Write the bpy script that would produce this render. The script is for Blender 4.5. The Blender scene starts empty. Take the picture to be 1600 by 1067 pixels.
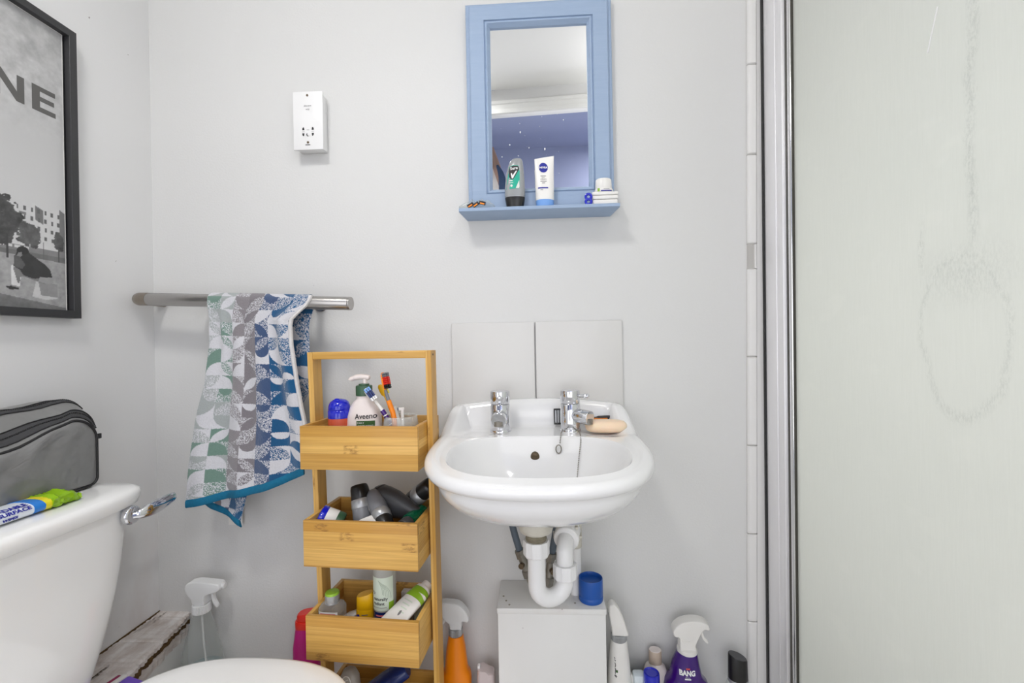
import bpy, bmesh, math, random
import numpy as np
from mathutils import Vector, Matrix, Euler

random.seed(7)
rng = np.random.default_rng(7)
SC = bpy.context.scene
COL = SC.collection

# ------------------------------------------------------------------ camera, world, lights, exposure
yaw, roll = math.radians(3.0), math.radians(1.05)
fw = Vector((-math.sin(yaw), math.cos(yaw), 0))
rt0 = Vector((math.cos(yaw), math.sin(yaw), 0)); up0 = Vector((0, 0, 1))
rt = rt0 * math.cos(roll) - up0 * math.sin(roll)
up = up0 * math.cos(roll) + rt0 * math.sin(roll)
cam_d = bpy.data.cameras.new('camera')
cam = bpy.data.objects.new('camera', cam_d); COL.objects.link(cam)
cam.matrix_world = Matrix(((rt.x, up.x, -fw.x, 0), (rt.y, up.y, -fw.y, -1.085), (rt.z, up.z, -fw.z, 1.05), (0, 0, 0, 1)))
cam_d.sensor_width = 36; cam_d.lens = 16.0; cam_d.clip_start = .01
SC.camera = cam

world = bpy.data.worlds.new('world'); SC.world = world; world.use_nodes = True
world.node_tree.nodes['Background'].inputs[0].default_value = (.75, .85, 1, 1)
world.node_tree.nodes['Background'].inputs[1].default_value = .25

def area(name, loc, target, size, power, color=(1, 1, 1), shape='DISK', size_y=None):
    d = bpy.data.lights.new(name, 'AREA'); d.shape = shape; d.size = size; d.energy = power; d.color = color
    if size_y: d.size_y = size_y
    o = bpy.data.objects.new(name, d); COL.objects.link(o); o.location = loc
    o.rotation_euler = (Vector(target) - Vector(loc)).to_track_quat('-Z', 'Y').to_euler()
    return o
def globe(name, loc, radius, power, color):
    d = bpy.data.lights.new(name, 'POINT'); d.shadow_soft_size = radius; d.energy = power; d.color = color
    o = bpy.data.objects.new(name, d); COL.objects.link(o); o.location = loc; return o
globe('ceiling_lamp', (.45, -.90, 2.04), .10, 1.5, (1, .98, .95))
area('left_fill', (-.48, -1.02, 2.26), (-.52, -.86, 0), .26, 5.6, (1, .985, .955))  # unseen fill added overhead to lift the left side and the toilet
area('doorway_fill', (-.25, -2.12, 1.02), (-.25, 0, .84), 2.2, 13.8, (1, .985, .96), 'RECTANGLE', 1.5)  # unseen fill panel added behind the camera to brighten the room
area('hall_fill', (.75, -1.8, 2.40), (.75, -1.8, 0), .3, 7, (1, .98, .97))  # unseen light added for the hall wall and the doorway
area('shower_fill', (1.39, -.55, .76), (0, -.55, .50), .95, 17, (1, .995, 1), 'RECTANGLE', 1.5)  # unseen fill panel added in the shower to light the pane from behind
SC.view_settings.view_transform = 'Standard'; SC.view_settings.look = 'None'
SC.view_settings.gamma = 1; SC.view_settings.use_curve_mapping = False
SC.view_settings.exposure = .60

# ------------------------------------------------------------------ materials
def lin(r, g, b):
    f = lambda c: c / 12.92 if c <= .04045 else ((c + .055) / 1.055) ** 2.4
    return (f(r / 255), f(g / 255), f(b / 255), 1)

class NT:
    def __init__(s, name):
        s.m = bpy.data.materials.new(name); s.m.use_nodes = True
        s.t = s.m.node_tree; s.b = s.t.nodes['Principled BSDF']; s.out = s.t.nodes['Material Output']
    def n(s, typ, **kw):
        x = s.t.nodes.new('ShaderNode' + typ)
        for k, v in kw.items():
            if k in x.inputs.keys(): s.set(x, k, v)
            else: setattr(x, k, v)
        return x
    def set(s, node, key, v):
        if isinstance(v, bpy.types.NodeSocket): s.t.links.new(v, node.inputs[key])
        else: node.inputs[key].default_value = v
    def math(s, op, a, b=0.0, c=None):
        x = s.t.nodes.new('ShaderNodeMath'); x.operation = op
        for i, v in enumerate((a, b) if c is None else (a, b, c)):
            if isinstance(v, bpy.types.NodeSocket): s.t.links.new(v, x.inputs[i])
            else: x.inputs[i].default_value = v
        return x.outputs[0]
    def mix(s, f, a, b):
        x = s.t.nodes.new('ShaderNodeMix'); x.data_type = 'RGBA'
        for i, v in ((0, f), (6, a), (7, b)):
            if isinstance(v, bpy.types.NodeSocket): s.t.links.new(v, x.inputs[i])
            else: x.inputs[i].default_value = v
        return x.outputs[2]
    def ramp(s, f, stops):
        x = s.t.nodes.new('ShaderNodeValToRGB'); e = x.color_ramp.elements
        while len(e) < len(stops): e.new(.5)
        for i, (p, c) in enumerate(stops):
            e[i].position = p; e[i].color = c if len(c) == 4 else (*c, 1)
        s.t.links.new(f, x.inputs[0]); return x.outputs[0]
    def coord(s, which='Object', scale=(1, 1, 1)):
        tc = s.t.nodes.new('ShaderNodeTexCoord'); mp = s.t.nodes.new('ShaderNodeMapping')
        mp.inputs['Scale'].default_value = scale
        s.t.links.new(tc.outputs[which], mp.inputs[0]); return mp.outputs[0]
    def noise(s, vec, scale, detail=3, rough=.5):
        x = s.t.nodes.new('ShaderNodeTexNoise'); x.inputs['Scale'].default_value = scale
        x.inputs['Detail'].default_value = detail; x.inputs['Roughness'].default_value = rough
        s.t.links.new(vec, x.inputs['Vector']); return x.outputs[0]
    def bump(s, h, strength, dist=.002):
        x = s.t.nodes.new('ShaderNodeBump'); x.inputs['Strength'].default_value = strength
        x.inputs['Distance'].default_value = dist
        s.t.links.new(h, x.inputs['Height']); s.t.links.new(x.outputs[0], s.b.inputs['Normal'])
    def p(s, **kw):
        names = dict(color='Base Color', rough='Roughness', metal='Metallic', trans='Transmission Weight', ior='IOR',
                     spec='Specular IOR Level', coat='Coat Weight', sheen='Sheen Weight', sss='Subsurface Weight',
                     emit='Emission Color', emit_s='Emission Strength', alpha='Alpha')
        for k, v in kw.items(): s.set(s.b, names[k], v)
        return s

MATS = {}
def mat(name, rgb, rough=.4, metal=0, nz=None, bump=None, **kw):
    """plain procedural material: base colour with a slight noise variation and optional fine relief"""
    if name in MATS: return MATS[name]
    t = NT(name); c = lin(*rgb); v = t.coord()
    a = .06 if nz is None else nz[1]; sc = 14 if nz is None else nz[0]
    f = t.noise(v, sc, 4)
    dark = tuple(x * (1 - a) for x in c[:3]) + (1,)
    t.p(color=t.mix(f, dark, c), rough=rough, metal=metal, **kw)
    if bump: t.bump(t.noise(t.coord(), bump[0], 3), bump[1], bump[2] if len(bump) > 2 else .001)
    MATS[name] = t.m; return t.m

def wall_mat(name, rgb, dirt=0.0, bump=.12, scale=170):
    t = NT(name); v = t.coord(); c = lin(*rgb)
    big = t.noise(v, 2.2, 4); col = t.mix(big, tuple(x * .965 for x in c[:3]) + (1,), c)
    if dirt:
        sp = t.noise(v, 95, 2); m = t.ramp(sp, [(.0, (0, 0, 0)), (.765, (0, 0, 0)), (.79, (1, 1, 1))])
        gate = t.ramp(t.noise(v, 9, 2), [(.5, (0, 0, 0)), (.62, (1, 1, 1))])
        col = t.mix(t.math('MULTIPLY', t.math('MULTIPLY', m, gate), dirt), col, lin(120, 110, 100))
        st = t.ramp(t.noise(t.coord(scale=(1, 1, .5)), 5.5, 5, .6), [(.57, (0, 0, 0)), (.75, (1, 1, 1))])
        zz = t.n('SeparateXYZ'); t.t.links.new(v, zz.inputs[0])
        low = t.math('MULTIPLY', t.math('SUBTRACT', .85, zz.outputs[2]), 1.3); low.node.use_clamp = True
        col = t.mix(t.math('MULTIPLY', t.math('MULTIPLY', st, low), .5 * dirt), col, lin(196, 178, 172))
    t.p(color=col, rough=.55, spec=.3)
    t.bump(t.noise(v, scale, 3, .6), bump, .0015); return t.m

def bamboo(name, axis):
    """laminated bamboo: strips 15 mm wide running along the axis"""
    t = NT(name)
    tc = t.t.nodes.new('ShaderNodeTexCoord'); sp = t.n('SeparateXYZ'); t.t.links.new(tc.outputs['Object'], sp.inputs[0])
    ax = {'x': (0, 2, 1), 'y': (1, 2, 0), 'z': (2, 0, 1)}[axis]
    g, s, w = (sp.outputs[i] for i in ax)
    oi = t.n('ObjectInfo')
    sv = t.math('FLOOR', t.math('ADD', t.math('DIVIDE', s, .0165), t.math('MULTIPLY', oi.outputs['Random'], 7)))
    cb = t.n('CombineXYZ'); t.t.links.new(sv, cb.inputs[0]); t.t.links.new(oi.outputs['Random'], cb.inputs[1])
    wn = t.n('TexWhiteNoise'); wn.noise_dimensions = '3D'; t.t.links.new(cb.outputs[0], wn.inputs[0])
    gv = t.n('CombineXYZ'); t.t.links.new(t.math('ADD', t.math('MULTIPLY', g, 7), t.math('MULTIPLY', wn.outputs[0], 37)), gv.inputs[0])
    t.t.links.new(t.math('MULTIPLY', s, 330), gv.inputs[1]); t.t.links.new(t.math('MULTIPLY', w, 90), gv.inputs[2])
    grain = t.noise(gv.outputs[0], 1.0, 3, .6)
    kv = t.n('CombineXYZ'); t.t.links.new(t.math('ADD', t.math('MULTIPLY', g, 60), t.math('MULTIPLY', wn.outputs[0], 91)), kv.inputs[0])
    t.t.links.new(t.math('MULTIPLY', s, 210), kv.inputs[1])
    knot = t.noise(kv.outputs[0], 1, 3, .7)
    nodez = t.noise(t.n('CombineXYZ', X=t.math('ADD', t.math('MULTIPLY', g, 16), t.math('MULTIPLY', wn.outputs[0], 53)), Y=sv).outputs[0], 1, 0)
    kmask = t.math('MULTIPLY', t.ramp(nodez, [(.64, (0, 0, 0)), (.70, (1, 1, 1))]), t.ramp(knot, [(.45, (0, 0, 0)), (.6, (1, 1, 1))]))
    base = t.mix(wn.outputs[0], lin(190, 140, 58), lin(234, 190, 108))
    col = t.mix(t.ramp(grain, [(.3, (0, 0, 0)), (.7, (1, 1, 1))]), t.mix(.45, base, lin(166, 116, 46)), base)
    col = t.mix(t.math('MULTIPLY', kmask, .75), col, lin(140, 98, 48))
    edge = t.math('FRACT', t.math('ADD', t.math('DIVIDE', s, .0165), t.math('MULTIPLY', oi.outputs['Random'], 7)))
    line = t.ramp(edge, [(0, (1, 1, 1)), (.05, (0, 0, 0))])
    col = t.mix(t.math('MULTIPLY', line, .6), col, lin(150, 104, 50))
    t.p(color=col, rough=.42, spec=.4, coat=.12); t.bump(grain, .05, .0005); return t.m

def vcol_mat(name, rough=.6, bump=None, coat=0, **kw):
    t = NT(name); a = t.n('VertexColor'); a.layer_name = 'Col'
    t.p(color=a.outputs[0], rough=rough, coat=coat, **kw)
    if bump: t.bump(t.noise(t.coord(), bump[0], 2, .7), bump[1], bump[2])
    return t.m

def clear_mat(name, rgb, rough=.02, body=.06, tint=None):
    """thin clear wall: lets most light straight through, mirrors at grazing angles, a little milky"""
    t = NT(name); t.p(color=lin(*rgb), rough=rough, spec=.5)
    tr = t.n('BsdfTransparent'); tr.inputs[0].default_value = tint or (.94, .955, .95, 1)
    lw = t.n('LayerWeight'); lw.inputs[0].default_value = .35
    f = t.math('ADD', t.math('MULTIPLY', t.math('POWER', lw.outputs[1], 2.2), .75), body); f.node.use_clamp = True
    mx = t.n('MixShader'); t.t.links.new(f, mx.inputs[0]); t.t.links.new(tr.outputs[0], mx.inputs[1]); t.t.links.new(t.b.outputs[0], mx.inputs[2])
    t.t.links.new(mx.outputs[0], t.out.inputs[0]); return t.m

M = {}
M['wall'] = wall_mat('wall_paint', (217, 217, 216), dirt=.8, bump=.26, scale=210)
M['wall_l'] = wall_mat('wall_paint_left', (228, 228, 228), dirt=1.3, bump=.08)
M['ceil'] = wall_mat('ceiling_paint', (236, 236, 234), bump=.05)
M['gloss_white'] = mat('gloss_paint', (232, 232, 230), .3, nz=(8, .05), bump=(60, .06))
M['hall'] = wall_mat('hall_paint', (166, 174, 202), bump=.05)
M['floor'] = mat('floor_vinyl', (206, 202, 196), .4, nz=(20, .2))
M['tile'] = mat('white_tile', (226, 225, 223), .4, nz=(6, .03), bump=(9, .03))
M['splash'] = mat('splashback_glaze', (214, 213, 211), .32, nz=(6, .03), bump=(9, .03))
M['grout'] = mat('grout', (188, 186, 182), .8)
M['ceramic'] = mat('glazed_ceramic', (249, 249, 248), .07, nz=(5, .02), coat=.4)
M['seat'] = mat('toilet_seat_plastic', (250, 250, 249), .16, nz=(5, .02))
M['chrome'] = mat('chrome', (225, 226, 230), .07, 1, nz=(60, .12))
M['steel'] = mat('brushed_steel', (186, 183, 180), .27, 1, nz=(30, .12))
M['steel_cap'] = mat('bar_end_steel', (170, 160, 148), .38, 1, nz=(60, .3))
M['brass'] = mat('aged_brass', (128, 112, 92), .45, .9, nz=(120, .5))
M['valve'] = mat('dull_valve_metal', (160, 155, 145), .45, .6, nz=(140, .5))
M['pvc'] = mat('white_plastic', (236, 236, 236), .28, nz=(10, .04))
M['pvc_dirty'] = mat('stained_plastic', (218, 214, 202), .4, nz=(45, .35))
M['rust'] = mat('stained_thread', (172, 164, 144), .6, .2, nz=(160, .6))
M['pipe_blue'] = mat('blue_grey_pipe', (92, 104, 116), .5, nz=(50, .2))
M['alu'] = mat('aluminium', (250, 249, 251), .5, .8, nz=(10, .03))
M['alu_bright'] = mat('polished_aluminium', (225, 225, 226), .16, 1, nz=(10, .06))
M['gap_dark'] = mat('gap_shade', (62, 60, 52), .5)
M['gap_black'] = mat('gap_black', (24, 24, 25), .5)
M['black_frame'] = mat('black_satin', (52, 52, 54), .42, nz=(40, .12))
M['frame_inner'] = mat('frame_inner_black', (18, 18, 22), .5)
M['bam_x'] = bamboo('bamboo_along', 'x'); M['bam_y'] = bamboo('bamboo_across', 'y'); M['bam_z'] = bamboo('bamboo_upright', 'z')
M['black_pl'] = mat('black_plastic', (26, 26, 27), .3, bump=(300, .03))
M['grey_pl'] = mat('grey_plastic', (120, 122, 127), .33, nz=(10, .05))
M['sil_grey'] = mat('silver_grey_plastic', (158, 161, 163), .28, .15)
M['dark_pl'] = mat('dark_grey_plastic', (62, 63, 66), .35, nz=(8, .1))
M['silver_pl'] = mat('silver_plastic', (170, 172, 174), .3, .5)
M['white_pl'] = mat('plain_white_plastic', (238, 236, 232), .3, nz=(10, .03))
M['cream_pl'] = mat('cream_plastic', (236, 226, 222), .34, nz=(10, .03))
M['beige_pl'] = mat('beige_plastic', (196, 178, 160), .4)
M['blue_pl'] = mat('bright_blue_plastic', (10, 28, 190), .12, coat=.5)
M['navy_pl'] = mat('navy_plastic', (28, 48, 110), .22, nz=(30, .3))
M['lightblue_pl'] = mat('light_blue_plastic', (120, 168, 232), .35)
M['cap_blue'] = mat('mid_blue_plastic', (22, 84, 170), .38, bump=(220, .08))
M['red_pl'] = mat('red_plastic', (222, 44, 30), .35)
M['pink_pl'] = mat('magenta_plastic', (196, 8, 126), .35, nz=(6, .06))
M['orange_pl'] = mat('orange_plastic', (246, 138, 6), .32, nz=(5, .08))
M['rust_label'] = mat('red_orange_label', (205, 84, 50), .4)
M['purple_pl'] = mat('purple_plastic', (66, 16, 128), .18, nz=(5, .35), coat=.3)
M['violet_pack'] = mat('violet_card', (108, 72, 190), .4)
M['magenta_card'] = mat('magenta_card', (150, 18, 78), .5)
M['green_pl'] = mat('dark_green_plastic', (56, 92, 66), .35)
M['label_green'] = mat('green_label', (52, 92, 40), .5)
M['lime_pl'] = mat('lime_plastic', (140, 184, 44), .35)
M['lime_foil'] = mat('lime_foil', (150, 196, 22), .22, nz=(30, .25), bump=(60, .5, .004))
M['yellow_pl'] = mat('yellow_plastic', (232, 178, 12), .35, nz=(60, .06))
M['yellow_foil'] = mat('yellow_print', (236, 222, 40), .3)
M['teal'] = mat('teal_print', (24, 172, 146), .4)
M['paper'] = mat('paper', (232, 230, 226), .6, bump=(60, .15))
M['pale_green'] = mat('pale_green_label', (214, 226, 210), .5)
M['ink'] = mat('black_ink', (40, 38, 40), .6)
M['ink_grey'] = mat('grey_ink', (120, 118, 120), .6)
M['ink_blue'] = mat('blue_ink', (24, 34, 150), .5)
M['ink_white'] = mat('white_ink', (240, 240, 240), .5)
M['ink_red'] = mat('red_ink', (214, 70, 66), .5)
M['ink_pink'] = mat('pink_ink', (232, 120, 130), .5)
M['ink_teal'] = mat('teal_ink', (60, 150, 160), .5)
M['ink_poster'] = mat('poster_ink', (97, 96, 94), .6)
M['wipe_blue'] = mat('blue_film', (40, 130, 220), .25)
M['wipe_white'] = mat('white_film', (232, 238, 246), .25, bump=(40, .2, .002))
M['soap'] = mat('peach_soap', (253, 222, 192), .42, nz=(18, .06), sss=.25)
M['foam_blue'] = mat('aqua_sponge', (60, 170, 196), .9, bump=(300, .6, .002))
M['foam_white'] = mat('white_sponge', (226, 236, 240), .9, bump=(300, .6, .002))
M['overflow'] = mat('overflow_bronze', (112, 98, 80), .4, .8, nz=(100, .4))
M['box_paint'] = wall_mat('boxing_paint', (232, 232, 230), dirt=.6, bump=.05)
M['hem_teal'] = mat('teal_hem', (10, 112, 150), .9, nz=(200, .35), bump=(700, .5, .001))
M['hem_white'] = mat('pale_hem', (222, 220, 219), .9, nz=(150, .2), bump=(500, .5, .001))
M['towel'] = vcol_mat('terry_cloth', .95, (900, .8, .0015), sheen=.3)
M['print'] = vcol_mat('photo_print', .35, None, .25)
M['mirror'] = NT('mirror_glass').p(color=(.93, .94, .95, 1), metal=1.0, rough=.012).m
M['clear'] = clear_mat('clear_plastic', (222, 226, 224), .1, .14)
M['clear_glass'] = clear_mat('clear_glass', (236, 238, 236), .03, .26)
M['clear_green'] = clear_mat('green_gel', (20, 120, 84), .1, .5, (.1, .6, .4, 1))
M['frost_clear'] = clear_mat('frosted_plastic', (242, 243, 243), .3, .78)
M['rinse'] = clear_mat('rinse_liquid', (190, 214, 218), .1, .3)
M['bag'] = mat('grey_nylon', (132, 132, 131), .4, nz=(5, .22), bump=(15, .6, .012), sheen=.2)
M['bag_trim'] = mat('black_piping', (34, 34, 35), .5, bump=(300, .4))
M['zip'] = mat('zip_tape', (64, 64, 66), .7, bump=(400, .5))
M['robe'] = mat('white_cloth', (226, 224, 220), .9, bump=(90, .3))
M['robe_blue'] = mat('blue_cloth', (44, 64, 96), .9, bump=(90, .3))
M['robe_tan'] = mat('tan_cloth', (150, 124, 112), .9, bump=(90, .3))

def blue_wood():
    t = NT('pale_blue_paint'); v = t.coord(scale=(6, 6, 60)); g = t.noise(v, 3, 4, .6)
    v2 = t.coord(); w = t.noise(v2, 6, 3)
    col = t.mix(g, lin(148, 168, 196), lin(167, 185, 209)); col = t.mix(t.math('MULTIPLY', w, .5), col, lin(143, 165, 194))
    t.p(color=col, rough=.45, spec=.35); t.bump(g, .06, .0006); return t.m
M['blue_wood'] = blue_wood()

def peeling():
    t = NT('peeling_paint'); v = t.coord(scale=(1, .16, 1))
    f = t.noise(v, 46, 5, .62); f2 = t.noise(t.coord(scale=(1, .4, 1)), 22, 5, .6)
    cr = t.math('MULTIPLY', t.ramp(f, [(.36, (1, 1, 1)), (.415, (0, 0, 0))]), t.ramp(f2, [(.42, (1, 1, 1)), (.56, (0, 0, 0))]))
    g = t.noise(t.coord(scale=(1, .35, 1)), 40, 5, .65)
    col = t.mix(t.ramp(g, [(.35, (0, 0, 0)), (.65, (1, 1, 1))]), lin(198, 186, 178), lin(232, 228, 225)); col = t.mix(cr, col, lin(66, 50, 30))
    t.p(color=col, rough=.7); t.bump(t.math('ADD', f, g), .6, .003); return t.m
M['peel'] = peeling()
M['rotten'] = mat('rotten_wood', (112, 84, 44), .9, nz=(60, .7), bump=(90, .8, .004))

def frosted_glass():
    """textured shower glass: scatters what is behind it, with fine vertical ribs, dried water marks and a scratch"""
    t = NT('frosted_glass'); v = t.coord()
    rib = t.noise(t.coord(scale=(1, 520, 26)), 1, 3, .6)
    fine = t.noise(t.coord(scale=(1, 190, 150)), 1, 2)
    sp = t.n('SeparateXYZ'); t.t.links.new(v, sp.inputs[0]); y, z = sp.outputs[1], sp.outputs[2]
    wob = t.math('MULTIPLY', t.math('SUBTRACT', t.noise(v, 14, 3), .5), .03)
    y2 = t.math('ADD', y, wob)
    def band(c, w, z0, z1):           # a vertical run of dried drops
        a = t.math('SUBTRACT', 1, t.math('DIVIDE', t.math('ABSOLUTE', t.math('SUBTRACT', y2, c)), w)); a.node.use_clamp = True
        b = t.math('MULTIPLY', t.math('SUBTRACT', z, z0), 22); b.node.use_clamp = True; d = t.math('MULTIPLY', t.math('SUBTRACT', z1, z), 22); d.node.use_clamp = True
        return t.math('MULTIPLY', a, t.math('MULTIPLY', b, d))
    def ring(cy, cz, ry, rz, w):      # the wiped loop
        a = t.math('DIVIDE', t.math('SUBTRACT', y2, cy), ry); b = t.math('DIVIDE', t.math('SUBTRACT', z, cz), rz)
        r = t.math('SQRT', t.math('ADD', t.math('MULTIPLY', a, a), t.math('MULTIPLY', b, b)))
        q = t.math('SUBTRACT', 1, t.math('DIVIDE', t.math('ABSOLUTE', t.math('SUBTRACT', r, 1)), w)); q.node.use_clamp = True
        return q
    marks = t.math('MAXIMUM', band(-.500, .011, 1.14, 1.9), band(-.430, .009, 1.12, 1.22))
    marks = t.math('MAXIMUM', marks, t.math('MULTIPLY', band(-.495, .085, 1.08, 1.18), .75))
    marks = t.math('MAXIMUM', marks, t.math('MULTIPLY', ring(-.485, 1.05, .060, .102, .12), .8))
    speck = t.ramp(t.noise(t.coord(scale=(1, 420, 160)), 1, 3, .7), [(.42, (0, 0, 0)), (.62, (1, 1, 1))])
    marks = t.math('MULTIPLY', marks, speck)
    smear = t.math('MULTIPLY', t.ramp(t.noise(t.coord(scale=(1, 14, 26)), 1, 2), [(.62, (0, 0, 0)), (.7, (1, 1, 1))]), .25)
    col = t.mix(t.noise(v, 3, 3), lin(224, 226, 222), lin(231, 232, 228))
    col = t.mix(t.math('MULTIPLY', rib, .2), col, lin(190, 194, 188))
    col = t.mix(t.math('MULTIPLY', marks, .30), col, lin(150, 156, 152))
    col = t.mix(t.math('MULTIPLY', smear, .35), col, lin(240, 240, 236))
    t.p(color=col, rough=.22, spec=.5)
    t.bump(t.math('ADD', rib, t.math('MULTIPLY', fine, .7)),   .18, .0006)
    tr = t.n('BsdfTranslucent'); t.t.links.new(col, tr.inputs[0])
    mx = t.n('MixShader'); mx.inputs[0].default_value = .45
    t.t.links.new(t.b.outputs[0], mx.inputs[1]); t.t.links.new(tr.outputs[0], mx.inputs[2])
    t.t.links.new(mx.outputs[0], t.out.inputs[0]); return t.m
M['frosted'] = frosted_glass()

# ------------------------------------------------------------------ geometry helpers
def tag(o, label=None, cat=None, group=None, kind=None):
    if label: o['label'] = label
    if cat: o['category'] = cat
    if group: o['group'] = group
    if kind: o['kind'] = kind
    return o
def thing(name, label, cat, loc=(0, 0, 0), rot=(0, 0, 0), group=None):
    o = bpy.data.objects.new(name, None); COL.objects.link(o); o.location = loc; o.rotation_euler = rot
    o.empty_display_size = .02
    return tag(o, label, cat, group)
def aim(axis, spin=0):
    q = Vector(axis).normalized().to_track_quat('Z', 'Y')
    return (q @ Euler((0, 0, spin)).to_quaternion()).to_euler()
def link(name, me, m, parent=None, smooth=40, loc=None, rot=None):
    if m is not None: me.materials.append(m)
    if smooth:
        me.polygons.foreach_set('use_smooth', [True] * len(me.polygons))
        me.set_sharp_from_angle(angle=math.radians(smooth))
    o = bpy.data.objects.new(name, me); COL.objects.link(o)
    if parent is not None: o.parent = parent
    if loc is not None: o.location = loc
    if rot is not None: o.rotation_euler = rot
    return o
def pyd(name, v, f, m, parent=None, smooth=40, fix=True, **kw):
    me = bpy.data.meshes.new(name); me.from_pydata([tuple(map(float, q)) for q in v], [], f)
    if fix:
        bm = bmesh.new(); bm.from_mesh(me); bmesh.ops.recalc_face_normals(bm, faces=bm.faces); bm.to_mesh(me); bm.free()
    return link(name, me, m, parent, smooth, **kw)
def frm(name, bm, m, parent=None, smooth=40, **kw):
    bmesh.ops.recalc_face_normals(bm, faces=bm.faces)
    me = bpy.data.meshes.new(name); bm.to_mesh(me); bm.free(); return link(name, me, m, parent, smooth, **kw)
def add_box(bm, x0, x1, y0, y1, z0, z1, bev=0, seg=2):
    v = [bm.verts.new(c) for c in ((x0, y0, z0), (x1, y0, z0), (x1, y1, z0), (x0, y1, z0), (x0, y0, z1), (x1, y0, z1), (x1, y1, z1), (x0, y1, z1))]
    fs = [bm.faces.new([v[i] for i in q]) for q in ((3, 2, 1, 0), (4, 5, 6, 7), (0, 1, 5, 4), (1, 2, 6, 5), (2, 3, 7, 6), (3, 0, 4, 7))]
    if bev:
        es = list({e for f in fs for e in f.edges})
        bmesh.ops.bevel(bm, geom=es, offset=bev, segments=seg, affect='EDGES', profile=.5)
def box(name, b, m, parent=None, bev=.001, seg=2, **kw):
    """box with its origin at its own centre so that grain differs from board to board"""
    x0, x1, y0, y1, z0, z1 = b; c = ((x0 + x1) / 2, (y0 + y1) / 2, (z0 + z1) / 2)
    bm = bmesh.new(); add_box(bm, x0 - c[0], x1 - c[0], y0 - c[1], y1 - c[1], z0 - c[2], z1 - c[2], bev, seg)
    return frm(name, bm, m, parent, 40, loc=c, **kw)
def ring(rx, ry, n, N, cx=0, cy=0):
    out = []
    for i in range(N):
        a = 2 * math.pi * i / N; c, s = math.cos(a), math.sin(a)
        out.append((cx + rx * math.copysign(abs(c) ** (2 / n), c), cy + ry * math.copysign(abs(s) ** (2 / n), s)))
    return out
def loft_rings(name, rings, m, parent=None, cap=(True, True), smooth=45, closed=True, **kw):
    N = len(rings[0]); v = [q for r in rings for q in r]; f = []
    for k in range(len(rings) - 1):
        for i in range(N if closed else N - 1):
            j = (i + 1) % N; f.append((k * N + i, k * N + j, (k + 1) * N + j, (k + 1) * N + i))
    if cap[0]: f.append(tuple(range(N - 1, -1, -1)))
    if cap[1]: f.append(tuple((len(rings) - 1) * N + i for i in range(N)))
    return pyd(name, v, f, m, parent, smooth, **kw)
def loft(name, secs, m, parent=None, N=40, cap=(True, True), smooth=45, **kw):
    """secs: (z, rx, ry[, exponent[, cx, cy]])"""
    R = []
    for s in secs:
        z, rx, ry = s[:3]; n = s[3] if len(s) > 3 else 2; cx = s[4] if len(s) > 4 else 0; cy = s[5] if len(s) > 5 else 0
        R.append([(x, y, z) for x, y in ring(max(rx, 1e-5), max(ry, 1e-5), n, N, cx, cy)])
    return loft_rings(name, R, m, parent, cap, smooth, **kw)
def lathe(name, prof, m, parent=None, N=36, **kw):
    return loft(name, [(z, r, r) for r, z in prof], m, parent, N, **kw)
def front_of(secs):
    """front surface y(x, z) of a lofted body"""
    zs = [s[0] for s in secs]
    def f(x, z):
        rx = np.interp(z, zs, [s[1] for s in secs]); ry = np.interp(z, zs, [s[2] for s in secs])
        n = np.interp(z, zs, [s[3] if len(s) > 3 else 2 for s in secs])
        cx = np.interp(z, zs, [s[4] if len(s) > 4 else 0 for s in secs]); cy = np.interp(z, zs, [s[5] if len(s) > 5 else 0 for s in secs])
        q = min(1, abs((x - cx) / rx)); return cy - ry * (1 - q ** n) ** (1 / n)
    return f
def patch(name, x0, x1, z0, z1, yf, m, parent, off=.0003, nx=14, nz=8, cut=None):
    v = []; f = []
    for k in range(nz + 1):
        for i in range(nx + 1):
            x = x0 + (x1 - x0) * i / nx; z = z0 + (z1 - z0) * k / nz; v.append((x, yf(x, z) - off, z))
    for k in range(nz):
        for i in range(nx):
            a = k * (nx + 1) + i; f.append((a, a + 1, a + nx + 2, a + nx + 1))
    return pyd(name, v, f, m, parent, fix=False)
def poly(name, pts, yf, m, parent, off=.0004):
    """flat print: outline in x,z laid on the surface (a fan about its centre, refined)"""
    bm = bmesh.new(); vs = [bm.verts.new((x, 0, z)) for x, z in pts]; bm.faces.new(vs)
    bmesh.ops.triangulate(bm, faces=bm.faces)
    bmesh.ops.subdivide_edges(bm, edges=bm.edges, cuts=2, use_grid_fill=True)
    for v in bm.verts: v.co.y = yf(v.co.x, v.co.z) - off
    return frm(name, bm, m, parent)
def disc_pts(cx, cz, rx, rz, n=24): return [(cx + rx * math.cos(2 * math.pi * i / n), cz + rz * math.sin(2 * math.pi * i / n)) for i in range(n)]
def text(body, size, x, z, yf, m, parent, name='lettering', off=.0006, bold=0.0, sx=1.0, shear=0.0, rot=0.0, align='CENTER'):
    cu = bpy.data.curves.new('t', 'FONT'); cu.body = body; cu.size = size; cu.align_x = align; cu.align_y = 'CENTER'
    cu.offset = bold; cu.shear = shear; cu.resolution_u = 3
    ob = bpy.data.objects.new('t', cu); COL.objects.link(ob)
    dg = bpy.context.evaluated_depsgraph_get(); dg.update()
    me = bpy.data.meshes.new_from_object(ob.evaluated_get(dg)); bpy.data.objects.remove(ob); bpy.data.curves.remove(cu)
    me.name = name; c, s = math.cos(rot), math.sin(rot)
    for v in me.vertices:
        a, b = v.co.x * sx, v.co.y; X = x + a * c - b * s; Z = z + a * s + b * c
        v.co = (X, yf(X, Z) - off, Z)
    me.materials.clear(); return link(name, me, m, parent, 0)
flat0 = lambda x, z: 0.0
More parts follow.
